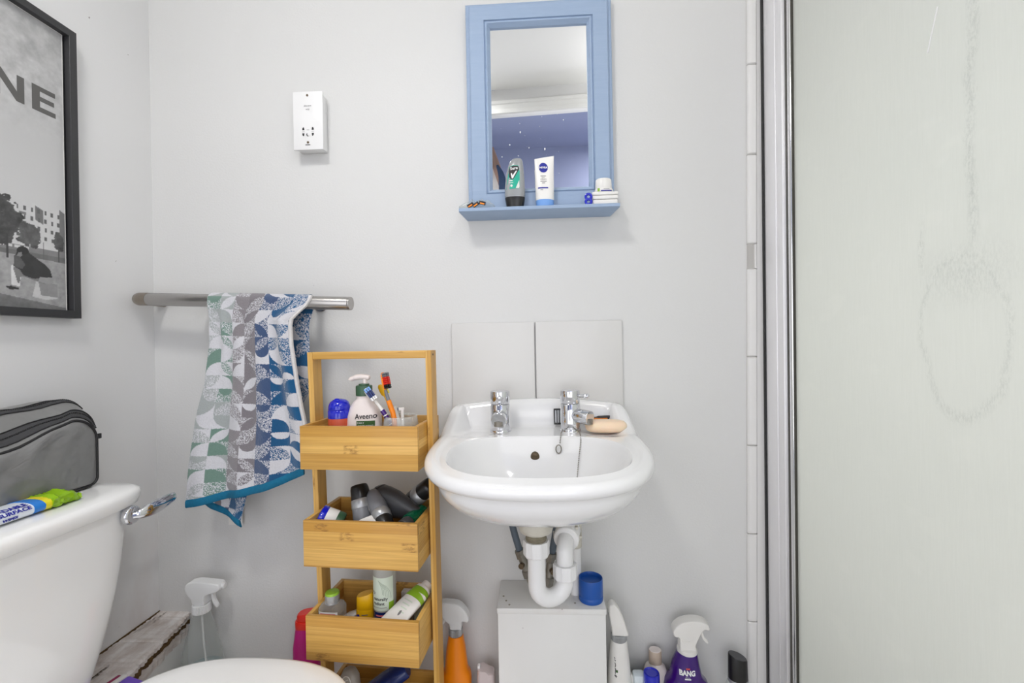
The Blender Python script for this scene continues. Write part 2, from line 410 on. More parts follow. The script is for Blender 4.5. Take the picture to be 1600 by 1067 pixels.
def smooth_path(pts, per=8):
    """Catmull-Rom through pts"""
    P = [Vector(p) for p in pts]; P = [P[0] * 2 - P[1]] + P + [P[-1] * 2 - P[-2]]; out = []
    for i in range(1, len(P) - 2):
        for k in range(per):
            t = k / per; a, b, c, d = P[i - 1:i + 3]
            out.append(.5 * ((2 * b) + (c - a) * t + (2 * a - 5 * b + 4 * c - d) * t * t + (3 * b - a - 3 * c + d) * t ** 3))
    out.append(P[-2]); return out
def tube_rings(path, r, N=12, flat=1.0):
    path = [Vector(p) for p in path]; n = len(path); R = []
    nrm = None
    for i, p in enumerate(path):
        d = (path[min(i + 1, n - 1)] - path[max(i - 1, 0)]).normalized()
        if nrm is None:
            nrm = d.orthogonal().normalized()
            if abs(d.y) < .9: nrm = (Vector((0, 1, 0)) - d * d.y).normalized()
        else: nrm = (nrm - d * nrm.dot(d)).normalized()
        b = d.cross(nrm); rr = r[i] if isinstance(r, (list, tuple)) else r
        R.append([tuple(p + nrm * rr * flat * math.cos(2 * math.pi * k / N) + b * rr * math.sin(2 * math.pi * k / N)) for k in range(N)])
    return R
def tube(name, path, r, m, parent=None, N=12, cap=(True, True), flat=1.0, **kw):
    return loft_rings(name, tube_rings(path, r, N, flat), m, parent, cap, 50, **kw)
def cyl(name, a, b, r, m, parent=None, N=28, bev=.0, r2=None, **kw):
    a, b = Vector(a), Vector(b); r2 = r if r2 is None else r2; d = (b - a); L = d.length; d.normalize()
    if bev: return tube(name, [a, a + d * 1e-5, a + d * bev * .3, a + d * bev, b - d * bev, b - d * bev * .3, b - d * 1e-5, b], [r - bev, r - bev, r - bev * .3, r, r2, r2 - bev * .3, r2 - bev, r2 - bev], m, parent, N, **kw)
    return tube(name, [a, b], [r, r2], m, parent, N, **kw)
def prism(name, pts, y0, y1, m, parent=None, bev=.0, seg=3, **kw):
    """outline in x,z pushed from y0 to y1"""
    bm = bmesh.new(); v = [bm.verts.new((x, y0, z)) for x, z in pts]; f = bm.faces.new(v)
    r = bmesh.ops.extrude_face_region(bm, geom=[f]); nv = [g for g in r['geom'] if isinstance(g, bmesh.types.BMVert)]
    bmesh.ops.translate(bm, verts=nv, vec=(0, y1 - y0, 0)); bmesh.ops.recalc_face_normals(bm, faces=bm.faces)
    if bev:
        es = [e for e in bm.edges if len(e.link_faces) == 2 and any(len(fc.verts) > 4 for fc in e.link_faces)]
        bmesh.ops.bevel(bm, geom=es, offset=bev, segments=seg, affect='EDGES', profile=.5, clamp_overlap=True)
    return frm(name, bm, m, parent, **kw)
def spline2(pts, per=6):
    P = smooth_path([(x, 0, z) for x, z in list(pts) + [pts[0]]], per); return [(p.x, p.z) for p in P[:-1]]
def grid_obj(name, P, m, parent=None, cols=None, **kw):
    """P: (nv, nu, 3) array; optional (nv, nu, 3) linear colours"""
    nv, nu, _ = P.shape; me = bpy.data.meshes.new(name)
    idx = np.arange(nv * nu).reshape(nv, nu)
    f = np.stack([idx[:-1, :-1], idx[:-1, 1:], idx[1:, 1:], idx[1:, :-1]], -1).reshape(-1, 4)
    me.vertices.add(nv * nu); me.vertices.foreach_set('co', P.reshape(-1).astype(np.float32))
    me.loops.add(f.size); me.loops.foreach_set('vertex_index', f.reshape(-1).astype(np.int32))
    me.polygons.add(len(f)); me.polygons.foreach_set('loop_start', (np.arange(len(f)) * 4).astype(np.int32))
    me.update(calc_edges=True)
    if cols is not None:
        at = me.color_attributes.new('Col', 'FLOAT_COLOR', 'POINT')
        at.data.foreach_set('color', np.concatenate([cols.reshape(-1, 3), np.ones((nv * nu, 1))], 1).astype(np.float32).reshape(-1))
    return link(name, me, m, parent, 60, **kw)
def mitred_frame(parent, x0, x1, z0, z1, prof, m, name='frame_rail', skip=()):
    """four mitred rails; prof: (inset from the outside, distance in front of the wall)"""
    C = [((x0, z0), (1, 1)), ((x1, z0), (-1, 1)), ((x1, z1), (-1, -1)), ((x0, z1), (1, -1))]
    out = []
    for k in range(4):
        (a, da), (b, db) = C[k], C[(k + 1) % 4]
        r0 = [(a[0] + da[0] * d, -h, a[1] + da[1] * d) for d, h in prof]; r1 = [(b[0] + db[0] * d, -h, b[1] + db[1] * d) for d, h in prof]
        out.append(loft_rings(name, [r0, r1], m, parent, smooth=25))
    return out

# ------------------------------------------------------------------ the room
def struct(o): o['kind'] = 'structure'; return o
XL, XR, ZC, YF = -.948, 1.40, 2.28, -1.15
def slab(name, b, m):
    bm = bmesh.new(); add_box(bm, *b); return struct(frm(name, bm, m, None, 0))
slab('floor', (XL - .1, XR + .1, -2.4, .1, -.05, 0), M['floor'])
slab('ceiling', (XL - .1, XR + .1, -1.16, .1, ZC, ZC + .05), M['ceil'])
wall_back = slab('wall_back', (XL - .1, .517, 0, .1, 0, ZC), M['wall'])
slab('wall_left', (XL - .1, XL, -1.35, 0, 0, ZC), M['wall_l'])
slab('wall_right', (XR, XR + .1, -1.35, .1, 0, ZC), M['tile'])
# tiled back wall of the shower: tiles with recessed joints
wt = slab('wall_shower', (.517, XR, .004, .1, 0, ZC), M['grout'])
tile_me = None
for i in range(4):
    for k in range(11):
        x0 = .5185 + i * .2235; z0 = .0 + .19 + k * .2035 - .2
        if tile_me is None:
            bm = bmesh.new(); add_box(bm, 0, .2215, -.006, .0, 0, .2005, .0012, 1)
            t0 = frm('tile', bm, M['tile'], wt); tile_me = t0.data
        else:
            t0 = bpy.data.objects.new('tile', tile_me); COL.objects.link(t0); t0.parent = wt
        t0.location = (x0, .004, z0)
# front wall with the doorway the picture is taken from (a little out of square)
bm = bmesh.new()
add_box(bm, -1.2, -.80, -.1, 0, 0, ZC); add_box(bm, .46, 1.6, -.1, 0, 0, ZC); add_box(bm, -.80, .46, -.022, 0, 2.153, ZC)
fwall = struct(frm('wall_front', bm, M['wall_l'], None, 0, loc=(0, YF, 0), rot=(0, 0, math.radians(3.6))))
arch = [(0, 0), (0, .012), (.006, .018), (.018, .018), (.022, .012), (.042, .009), (.046, .016), (.066, .02), (.070, .014), (.07, 0)]
def moulding(name, p0, p1, inward):
    r = []
    for p in (p0, p1): r.append([(p[0] + inward[0] * d, h, p[1] + inward[1] * d) for d, h in arch])
    return struct(loft_rings(name, r, M['gloss_white'], None, smooth=25, loc=(0, YF, 0), rot=(0, 0, math.radians(3.6))))
moulding('trim_1', (-.87, 2.223), (.53, 2.223), (0, -1)); moulding('trim_2', (-.87, 0), (-.87, 2.223), (1, 0)); moulding('trim_3', (.53, 0), (.53, 2.223), (-1, 0))
slab('wall_hall', (-1.4, 1.4, -2.3, -2.2, 0, 2.75), M['hall'])
slab('wall_hall_left', (-1.45, -1.35, -2.3, -1.1, 0, 2.75), M['hall'])
slab('wall_hall_right', (1.35, 1.45, -2.3, -1.1, 0, 2.75), M['hall'])
slab('ceiling_hall', (-1.45, 1.45, -2.3, -1.2, 2.43, 2.5), M['hall'])
# cloth hung up in the hall, seen in the mirror
rb = thing('hanging_robe', 'white robe hanging in the hall, seen in the mirror behind the deodorant', 'robe', (-.245, -1.5, 0))
R = []
for z, rx, ry in ((.9, .15, .05), (1.4, .13, .05), (1.8, .09, .045), (2.0, .045, .03), (2.12, .012, .01)):
    R.append([(x * (1 + .12 * math.sin(7 * math.atan2(y, x + 1e-6))), y, z) for x, y in ring(rx, ry, 2, 48)])
loft_rings('cloth', R, M['robe'], rb)
tube('belt', smooth_path([(.01, .05, 2.12), (.05, .06, 2.0), (.09, .065, 1.85), (.10, .07, 1.6)]), .022, M['robe_tan'], rb, flat=.35)
tube('sash', smooth_path([(.05, .065, 2.02), (.075, .07, 1.95), (.085, .075, 1.8), (.095, .075, 1.5)]), [.008 + .018 * min(1, k / 14) for k in range(25)], M['robe_blue'], rb, flat=.3)
tube('hook', smooth_path([(0, 0, 2.10), (0, .0, 2.16), (0, -.02, 2.19), (0, -.04, 2.17)]), .004, M['chrome'], rb)
box('peg_rail', (-.06, .05, -.70, -.68, 2.08, 2.2), M['gloss_white'], rb)
cyl('peg', (0, -.69, 2.15), (0, -.03, 2.17), .006, M['chrome'], rb)

# tile edges standing at the end of the tiled shower wall, leaning a little as in the place
edge_m = M['gloss_white']
te = struct(bpy.data.objects.new('trim_8', None)); COL.objects.link(te); te.location = (.4865, 0, 0); te.rotation_euler = (0, math.radians(.95), 0)
zt = [.0, .19, .3934 + .0, .5958, .7996, 1.0048, 1.2649, 1.4714, 1.6793, 1.8862, 2.09, 2.27]
def x_at(z): return 0
for a, b in zip(zt[:-1], zt[1:]):
    if abs(a - 1.0048) < 1e-3: b = 1.2085
    pts = [(-.0155, .0), (-.0155, -.0055), (-.0135, -.0085), (-.0105, -.010), (-.001, -.010), (.0022, -.0105), (.0052, -.0085), (.0055, 0)]
    R = [[(x, y, z) for x, y in pts] for z in (a + .001, a + .003, b - .003, b - .001)]
    R[0] = [(x * .97 - .0002, y * .7, z) for x, y, z in R[0]]; R[-1] = [(x * .97 - .0002, y * .7, z) for x, y, z in R[-1]]
    loft_rings('tile_edge', R, M['tile'], te, smooth=30)
pts = [(-.0155, .0), (-.0155, -.003), (-.0135, -.003), (-.0015, -.003), (-.0008, -.010), (.0022, -.0105), (.0052, -.0085), (.0055, 0)]
loft_rings('chipped_tile_edge', [[(x, y, z) for x, y in pts] for z in (1.2085, 1.264)], M['tile'], te, smooth=30)
loft_rings('grout_bed', [[(x, y, z) for x, y in ((-.0145, 0), (-.0145, -.006), (.004, -.006), (.005, 0))] for z in (0, 2.27)], M['grout'], te, smooth=0)
loft_rings('tile_return', [[(x, y, z) for x, y in ((.0056, 0), (.0056, -.0075), (.048, -.0075), (.048, 0))] for z in (0, 2.27)], M['tile'], te, smooth=0)

# shower screen: wall channel, door stile and textured pane running from the wall towards the doorway
SS = thing('shower_screen', 'framed frosted glass shower screen with aluminium wall profile', 'shower screen', (-.0095, 0, 0), (0, math.radians(.5), 0))
px = .531
def rail(name, x0, x1, y0, y1, m, bev=.001, z0=.06, z1=1.98): return box(name, (x0, x1, y0, y1, z0, z1), m, SS, bev)
rail('channel_gap_shade', px - .0085, px + .02, -.0185, -.0095, M['gap_black'], .0005)  # black strip stands in for the shade in the gap before the channel
rail('wall_channel', px - .0065, px + .026, -.032, -.0185, M['alu'])
rail('wall_channel', px - .009, px + .026, -.070, -.032, M['alu'], .0012)
rail('wall_channel', px - .0080, px + .026, -.0955, -.070, M['alu'], .0012)
rail('stile_gap', px - .001, px + .018, -.105, -.0955, M['gap_dark'], .0005)  # dark strips stand in for the shade in the gaps either side of the stile
rail('door_stile', px - .0025, px + .018, -.117, -.105, M['alu_bright'], .0025)
rail('stile_gap', px + .0, px + .014, -.1195, -.117, M['gap_dark'], .0003)
bm = bmesh.new(); add_box(bm, px + .004, px + .009, -1.0, -.1195, .1, 1.94); frm('glass_pane', bm, M['frosted'], SS, 0)
rail('door_stile', px - .006, px + .02, -1.04, -1.0, M['alu'])
box('top_rail', (px - .008, px + .022, -1.04, -.022, 1.94, 1.99), M['alu'], SS)
box('bottom_rail', (px - .008, px + .022, -1.04, -.022, .055, .11), M['alu'], SS)
cyl('scratch', (px + .0036, -.4547, 1.4867), (px + .0036, -.4387, 1.4352), .0008, M['ink_white'], SS, N=6)
box('sill', (px - .02, px + .04, -1.05, 0, 0, .056), M['tile'], SS)
slab('trim_4', (px + .05, XR, -1.06, -.01, 0, .05), M['ceramic'])

# ------------------------------------------------------------------ splashback tiles
for k, (a, b) in enumerate(((-.2005, -.0035), (-.0005, .2020))):
    box('splashback_tile', (a, b, -.0085, 0, .86, 1.0955), M['splash'], wall_back, .0018, 2)

# ------------------------------------------------------------------ boxed-in pipes
def jagged(x0, x1, y0, y1, z0, z1, amp, nseg=60, seed=1):
    """board lying along y with a broken outer edge"""
    r = random.Random(seed); v = []; f = []
    off = 0
    for i in range(nseg + 1):
        y = y0 + (y1 - y0) * i / nseg; off = .6 * off + r.uniform(-amp, amp); zz = r.uniform(-.0012, .0012)
        xe = x1 + (.035 * (-y) / .2 if True else 0) + off
        v += [(x0 + .002 + r.uniform(0, .002), y, z0), (x0 + .002 + r.uniform(0, .003), y, z1 + zz), (xe - .006, y, z1 + zz), (xe, y, z1 - .004 + r.uniform(-.002, .001)), (xe - .002 + r.uniform(-.003, .002), y, z0)]
    for i in range(nseg):
        for k in range(5):
            a, b = i * 5 + k, i * 5 + (k + 1) % 5; f.append((a, b, b + 5, a + 5))
    f += [(0, 1, 2, 3, 4), tuple(nseg * 5 + k for k in (4, 3, 2, 1, 0))]
    return v, f
lb = thing('pipe_boxing', 'rotting white painted pipe boxing along the left wall behind the toilet', 'pipe boxing', (0, 0, 0))
v, f = jagged(XL, -.866, 0, -.312, .3805, .395, .0026, 90, 3); pyd('top_board', v, f, M['peel'], lb, 35)
v, f = jagged(XL + .02, -.870, 0, -.312, .3655, .3795, .003, 90, 5); pyd('rotten_edge', v, f, M['rotten'], lb, 35)
v, f = jagged(XL + .02, -.872, 0, -.312, .34, .3655, .0018, 60, 8); pyd('lower_edge', v, f, M['peel'], lb, 35)
pyd('front_panel', [(-.876, 0, 0), (-.876, 0, .345), (-.826, -.312, .345), (-.826, -.312, 0), (-.93, 0, 0), (-.93, 0, .345), (-.93, -.312, .345), (-.93, -.312, 0)],
    [(0, 1, 2, 3), (4, 5, 6, 7), (0, 1, 5, 4), (3, 2, 6, 7), (1, 2, 6, 5)], M['box_paint'], lb, 0)
box('caulk_strip', (XL, XL + .0025, -.5, 0, .392, .3975), M['rotten'], lb, .001)
for k, (a, b) in enumerate(((-.86, -.1), (.145, .517))):
    t0 = slab('trim_%d' % (5 + k), (a, b, -.092, 0, 0, .2), M['box_paint'])
wb = thing('pipe_cover', 'white painted box covering the pipes under the basin', 'pipe cover', (.0225, -.058, 0))
box('front_panel', (-.1145, .1145, -.056, -.044, 0, .468), M['box_paint'], wb, .001)
box('side_panel', (-.1145, -.1025, -.044, .057, 0, .468), M['box_paint'], wb, .001)
box('side_panel', (.1025, .1145, -.044, .057, 0, .468), M['box_paint'], wb, .001)
box('lid', (-.1165, .1165, -.0585, .057, .4685, .481), M['box_paint'], wb, .0022)
for x, z in ((-.098, -.03), (-.09, -.045), (.052, -.036), (-.105, -.012)): cyl('nail_hole', (x, z, .4808), (x, z, .4814), .0022, M['rust'], wb, N=10)

# ------------------------------------------------------------------ basin
def sstep(a, b, x):
    t = min(1, max(0, (x - a) / (b - a))); return t * t * (3 - 2 * t)
M['basin'] = mat('basin_ceramic', (233, 233, 233), .1, nz=(5, .02), coat=.3)
BS = thing('wash_basin', 'white ceramic wall basin with raised back and two taps', 'basin', (0, 0, 0))
ZR = .853
def outline():
    P = []
    for i in range(61):                              # right side and front, from the wall round to the wall
        pass
    right = []
    for i in range(40):
        y = -.215 * i / 40; x = .1845 + .0100 * sstep(0, .62, i / 40) ; right.append((x, y))
    n = 2.35; front = []
    for i in range(81):
        a = math.pi * i / 80; c, s = math.cos(a), math.sin(a)
        front.append((.1945 * math.copysign(abs(c) ** (2 / n), c), -.215 - .194 * abs(s) ** (2 / n)))
    left = [(-x, y) for x, y in reversed(right)]
    back = [(-.184 + .368 * i / 30, 0) for i in range(1, 30)]
    return right + front + left + back
O = outline(); cb = Vector((0, -.255))
def inner(phi):
    c, s = math.cos(phi), math.sin(phi); n = 2.5; ax = .165; ay = .138 if s < 0 else .118
    r = (abs(c / ax) ** n + abs(s / ay) ** n) ** (-1 / n); return cb.x + r * c, cb.y + r * s
I = [inner(math.atan2(y - cb.y, x - cb.x)) for x, y in O]
def top_z(x, y, f):
    arch_ = .048 + .014 * (1 - min(1, abs(x) / .19) ** 2)
    backup = arch_ * sstep(-.043, -.020, y)
    side = arch_ * sstep(-.145, -.025, y) * sstep(.66, .90, f) * sstep(.11, .172, abs(x))
    lipz = .0030 * sstep(.45, .85, f) * (1 - sstep(-.15, -.08, y)) * sstep(-.36, -.25, y)
    dish = -.004 * sstep(.05, .3, f) * (1 - sstep(.6, .85, f)) * (1 - sstep(-.07, -.04, y)) * sstep(-.16, -.12, y) * sstep(.08, .11, abs(x))
    return ZR + max(backup, side) + lipz + dish - .0150 * (1 - sstep(-.40, -.14, y)) * (.75 + .25 * f)
NO = len(O); rings_ = []
for s in [.02, .15, .3, .45, .58, .7, .8, .87, .92, .955, .98, 1.0]:
    rr = []
    for (ix, iy) in I:
        x = cb.x + (ix - cb.x) * s; y = cb.y + (iy - cb.y) * s
        z = ZR - .0150 * .75 * (1 - sstep(-.40, -.14, iy)) * s ** 4 - .125 * (1 - s ** 3.2) ** .9 if s < .955 else ZR - .0150 * .75 * (1 - sstep(-.40, -.14, iy)) * s ** 4 - (.125 * (1 - .955 ** 3.2) ** .9) * ((1 - s) / .045) ** 1.5
        rr.append((x, y, z))
    rings_.append(rr)
for f in [k / 30 for k in range(1, 31)]:
    rings_.append([(ix + (ox - ix) * f, iy + (oy - iy) * f, top_z(ix + (ox - ix) * f, iy + (oy - iy) * f, f)) for (ix, iy), (ox, oy) in zip(I, O)])
last = rings_[-1]; nrm = []
for i in range(NO):
    a, b = Vector(O[i - 1]), Vector(O[(i + 1) % NO]); d = (b - a).normalized(); nrm.append((-d.y, d.x) if True else 0)
# outward = away from the centre
nrm = [(nx, ny) if (nx * (O[i][0]) + ny * (O[i][1] + .2)) > 0 else (-nx, -ny) for i, (nx, ny) in enumerate(nrm)]
rr_ = .0155; roll_end = None
for a in range(15, 181, 15):
    t = math.radians(a); cur = []
    for (x, y, z), (nx, ny) in zip(last, nrm):
        rr_ = .0130 + .0025 * sstep(-.40, -.24, y)
        k = 1 if a <= 90 else 1; o_ = rr_ * math.sin(t) if a <= 90 else rr_ * (math.sin(t) * 1.0)
        cur.append((x + nx * o_, min(y + ny * o_, -.0005), z - rr_ * (1 - math.cos(t)) * (1.0)))
    rings_.append(cur)
base = rings_[-1]
# stepped skirt, then the rounded underside
cur = [(x * .975, min((y + .2) * .975 - .2, -.0005), z - .004) for x, y, z in base]; rings_.append(cur)
cur2 = [(x * .97, min((y + .2) * .972 - .2, -.0005), z - .012) for x, y, z in base]; rings_.append(cur2)
for k in range(1, 11):
    a = math.radians(9 * k); q = []
    for (x, y, z) in cur2:
        phi = math.atan2(y + .13, x); bx, by = .072 * math.cos(phi), -.13 + .115 * math.sin(phi)
        by = min(by, -.0005)
        f = math.cos(a) ** .8; zz = .733
        q.append((bx + (x - bx) * f, min(by + (y - by) * f, -.0005), zz + (z - zz) * (1 - math.sin(a) ** 1.25)))
    rings_.append(q)
loft_rings('bowl', rings_, M['basin'], BS, smooth=60)
tube('overflow_cover', [(-.006, -.142, .8140), (-.006, -.1495, .8120), (-.006, -.1515, .8115), (-.006, -.153, .811)], [.0092, .0092, .008, .0035], M['overflow'], BS, 24)

def tap(label, loc, ang, knob):
    t = thing('pillar_tap', label, 'tap', loc, (0, 0, 0), 'chrome taps on the basin')
    lathe('base_ring', [(.0235, 0), (.0235, .004), (.0215, .006)], M['chrome'], t, 40)
    lathe('body', [(.0212, .004), (.0214, .006), (.0214, .0595), (.0205, .0605)], M['chrome'], t, 48)
    lathe('handle', [(.0204, .0612), (.0214, .0622), (.0214, .0865), (.0206, .089), (.018, .0902), (.006, .0905)], M['chrome'], t, 48)
    d = Vector((math.sin(ang), -math.cos(ang), 0)); z = Vector((0, 0, 1))
    sp = cyl('spout', d * .012 + z * .036, d * .052 + z * .033, .0155, M['chrome'], t, 36, .001)
    cyl('aerator', d * .046 + z * .020, d * .046 + z * .030, .0105, M['valve'], t, 24)
    k = Vector((math.sin(knob), -math.cos(knob), 0))
    tube('lever', [k * .016 + z * .077, k * .032 + z * .0775, k * .0325 + z * .0775, k * .041 + z * .078, k * .043 + z * .078], [.0036, .0036, .0048, .0048, .003], M['chrome'], t, 16)
    return t
tap('left chrome pillar tap, spout pointing straight ahead', (-.0815, -.082, .8520), 0, .05)
tap('right chrome pillar tap with its spout and lever turned to the right', (.0725, -.082, .8520), .85, 1.15)

# chain with its loose ring
def beads(name, path, r, m, parent, step):
    P = [Vector(p) for p in path]; out = []; acc = 0; bm = bmesh.new(); d = 0; nxt = 0
    for a, b in zip(P[:-1], P[1:]):
        L = (b - a).length
        while nxt <= d + L:
            c = a + (b - a) * ((nxt - d) / L); bmesh.ops.create_icosphere(bm, subdivisions=1, radius=r, matrix=Matrix.Translation(c)); nxt += step
        d += L
    return frm(name, bm, m, parent, 60)
ch = thing('plug_chain', 'bead plug chain hanging from the right tap into the basin', 'chain', (0, 0, 0))
def bowl_y(x, z):
    '''rear face of the basin bowl'''
    q = (1 - ((ZR - z) / .125) ** (1 / .9)) ** (1 / 3.2); return cb.y + .118 * q * (1 - min(1, abs(x) / (.165 * q)) ** 2.5) ** .4
o = beads('beads', smooth_path([(.086, -.100, .8575), (.0875, -.118, .8585), (.0880, -.136, .8585)] + [(.0875 - .17 * (.845 - z), bowl_y(.0865, z) - .004, z) for z in (.845, .825, .80, .78, .765, .755, .745)], 10), .0015, M['valve'], ch, .0036); o['kind'] = 'stuff'
o = beads('beads', smooth_path([(.054, -.100, .8575), (.0515, -.120, .858), (.0490, -.137, .8575), (.0465, bowl_y(.0465, .845) - .004, .846), (.0455, bowl_y(.0455, .838) - .004, .838)], 10), .0015, M['valve'], ch, .0036); o['kind'] = 'stuff'
ry_ = bowl_y(.043, .826) - .004
tube('chain_ring', [(.0425 + .0055 * math.cos(t), ry_, .828 + .0085 * math.sin(t)) for t in [2 * math.pi * k / 24 for k in range(25)]], .0011, M['valve'], ch, 8)
cyl('chain_end', (.0712, bowl_y(.0712, .752) - .006, .753), (.0705, bowl_y(.0705, .742) - .006, .743), .0035, M['valve'], ch, 12, .001)

# soap and razor on the basin
so = loft('soap_bar', [(0, .036, .018, 2.6), (.0025, .041, .0235, 2.6), (.007, .0440, .027, 2.6), (.012, .0445, .0275, 2.6), (.017, .0430, .026, 2.6), (.0215, .0385, .022, 2.6), (.0235, .031, .015, 2.6), (.024, .015, .006, 2.4)], M['soap'], None, 48, loc=(.1475, -.096, .8532), rot=(0, 0, math.radians(-3)))
tag(so, 'worn peach soap bar on the basin rim beside the right tap', 'soap')
rz = thing('disposable_razor', 'black and orange disposable razor lying behind the right tap', 'razor', (.128, -.046, .868), (0, 0, math.radians(3)))
tube('handle', smooth_path([(-.03, 0, .002), (.0, 0, .005), (.04, 0, .006), (.065, 0, .004), (.072, 0, .003)]), [.003] * 10 + [.0048] * 18 + [.0055] * 4 + [.003], M['black_pl'], rz, 12)
box('handle_inlay', (.0, .03, -.0052, -.002, .002, .006), M['orange_pl'], rz, .0008)
hd = thing('razor_cartridge', 'black and orange razor cartridge propped behind the right tap', 'razor head', (.0475, -.050, .862), (math.radians(-12), 0, 0))
box('housing', (-.010, .010, -.003, .003, -.002, .034), M['black_pl'], hd, .0012)
for x in (-.0055, .0, .0055): box('blade', (x - .0018, x + .0018, -.0038, -.0025, .002, .030), M['silver_pl'], hd, .0003)
box('orange_strip', (.0062, .0085, -.0042, -.0025, .008, .024), M['orange_pl'], hd, .0003)

# ------------------------------------------------------------------ waste trap and supply pipes under the basin
WT = thing('waste_trap', 'white plastic bottle-neck waste trap and drain pipe under the basin', 'waste trap', (0, 0, 0))
def nut(name, x, y, z0, z1, r, m=None, n=14):
    R = []
    for z, k in ((z0, .93), (z0 + .003, 1), (z1 - .003, 1), (z1, .95)):
        R.append([(x + r * k * (1 + (.045 if (i // 2) % 3 == 0 else 0)) * math.cos(2 * math.pi * i / 60), y + r * k * (1 + (.045 if (i // 2) % 3 == 0 else 0)) * math.sin(2 * math.pi * i / 60), z) for i in range(60)])
    return loft_rings(name, R, m or M['pvc'], WT, smooth=25)
tx, ty = -.0065, -.195
lathe('flange', [(.024, .676), (.031, .680), (.034, .688), (.034, .705), (.030, .716)], M['pvc_dirty'], WT, 40, loc=(tx, ty, 0))
prof = [(.0175, .655)]
for k in range(7): prof += [(.0205, .658 + k * .0032), (.0188, .6596 + k * .0032)]
lathe('threaded_tail', prof + [(.022, .6805)], M['rust'], WT, 36, loc=(tx, ty, 0))
nut('trap_nut', tx, ty, .632, .662, .0245)
xr = .050; zb = .5455
path = [(tx, ty, .635), (tx, ty, .61), (tx, ty, .585)]
for k in range(13):
    a = math.pi + math.pi * k / 12; path.append((tx + (xr - tx) / 2 + (xr - tx) / 2 * math.cos(a), ty + .022 * (1 + math.cos(a)) / 2, .578 + .0305 * math.sin(a) - .004))
path += [(xr, ty + .022, .59), (xr, ty + .022, .60)]
tube('trap_bend', path, .0172, M['pvc'], WT, 28)
nut('trap_nut', xr, ty + .022, .577, .606, .0232)
path = smooth_path([(xr, ty + .022, .59), (xr, ty + .022, .610), (xr + .0005, ty + .025, .628), (xr + .002, ty + .038, .641), (xr + .006, ty + .06, .646)], 8)
tube('outlet_bend', path, .0165, M['pvc'], WT, 28)
cyl('outlet_nut', (xr + .004, ty + .043, .6435), (xr + .012, ty + .080, .649), .0262, M['pvc'], WT, 30, .003)
for k in range(8):
    a = 2 * math.pi * k / 8; box('nut_rib', (xr + .005 + .0262 * math.cos(a), xr + .011 + .0262 * math.cos(a), ty + .048, ty + .076, .6435 + .0262 * math.sin(a), .6485 + .0262 * math.sin(a)), M['pvc_dirty'], WT, .001)
path = smooth_path([(xr + .010, ty + .075, .649), (xr + .020, ty + .110, .650), (xr + .028, ty + .136, .640), (xr + .030, ty + .141, .615), (xr + .030, ty + .141, .56), (xr + .030, ty + .141, .478)], 8)
tube('drain_pipe', path, .0125, M['pvc'], WT, 24)
lathe('drain_collar', [(.0125, .585), (.015, .587), (.015, .635), (.0125, .64)], M['pvc_dirty'], WT, 28, loc=(xr + .030, ty + .141, 0))
def supply(label, pts, v0, v1, tapside):
    s = thing('supply_pipe', label, 'water pipe', (0, 0, 0), group='supply pipes under the basin')
    tube('pipe', smooth_path(pts, 6), .0078, M['pipe_blue'], s, 16)
    a, b = Vector(v0), Vector(v1); d = b - a
    cyl('valve_nut', a, a + d * .28, .0125, M['valve'], s, 6); vb = cyl('valve_body', a + d * .25, a + d * .78, .0095, M['valve'], s, 18)
    cyl('valve_nut', a + d * .75, b, .0125, M['valve'], s, 6)
    m_ = a + d * .5; cyl('valve_screw', m_ + Vector((tapside * .004, -.008, 0)), m_ + Vector((tapside * .007, -.017, 0)), .0062, M['brass'], s, 18)
    cyl('tail_pipe', b, b + d * .9, .0075, M['rust'], s, 14)
    return s
supply('blue-grey supply pipe with valve left of the white trap', [(-.076, -.072, .735), (-.071, -.066, .70), (-.060, -.055, .63), (-.045, -.05, .572)], (-.046, -.05, .576), (-.0255, -.05, .515), -1)
supply('blue-grey supply pipe with valve between the two arms of the white trap', [(.050, -.070, .735), (.047, -.067, .70), (.040, -.06, .64), (.0265, -.055, .565)], (.027, -.055, .572), (.0175, -.055, .50), 1)
cpz = thing('bottle_cap', 'translucent blue measuring cap standing on the white pipe cover', 'cap', (.1105, -.078, .481))
lathe('shell', [(.0255, 0), (.0265, .002), (.0265, .010), (.0258, .011), (.0258, .0125), (.0265, .0135), (.0262, .046), (.0255, .0485), (.0245, .0485), (.0235, .046), (.023, .04), (.001, .039)], M['cap_blue'], cpz, 48)

# ------------------------------------------------------------------ mirror with shelf
MR = thing('framed_mirror', 'mirror in a pale blue painted wooden frame with a small shelf', 'mirror', (0, 0, 0))
prof = [(0, 0), (0, .017), (.0025, .019), (.009, .019), (.0095, .0255), (.0115, .027), (.0435, .027), (.0445, .0235), (.0455, .0235), (.0475, .0265), (.0505, .026), (.0545, .020), (.057, .0165), (.057, .012), (.057, 0)]
mitred_frame(MR, -.152, .188, 1.351, 1.845, prof, M['blue_wood'])
bm = bmesh.new(); add_box(bm, -.097, .133, -.0125, -.004, 1.405, 1.791); gl = frm('mirror_glass', bm, M['mirror'], MR, 0)
b_ = bmesh.new()
for k in range(26):
    x = .02 + rng.normal() * .06; z = 1.51 + rng.normal() * .05; r = abs(rng.normal()) * .0006 + .0003
    if -.09 < x < .128 and 1.41 < z < 1.62: bmesh.ops.create_circle(b_, cap_ends=True, segments=7, radius=r, matrix=Matrix.Translation((x, -.0127, z)) @ Matrix.Rotation(math.pi / 2, 4, 'X') @ Matrix.Diagonal((1, 1.7, 1, 1)))
sp_ = frm('splash_marks', b_, M['ink_white'], MR, 0); sp_['kind'] = 'stuff'
R = []
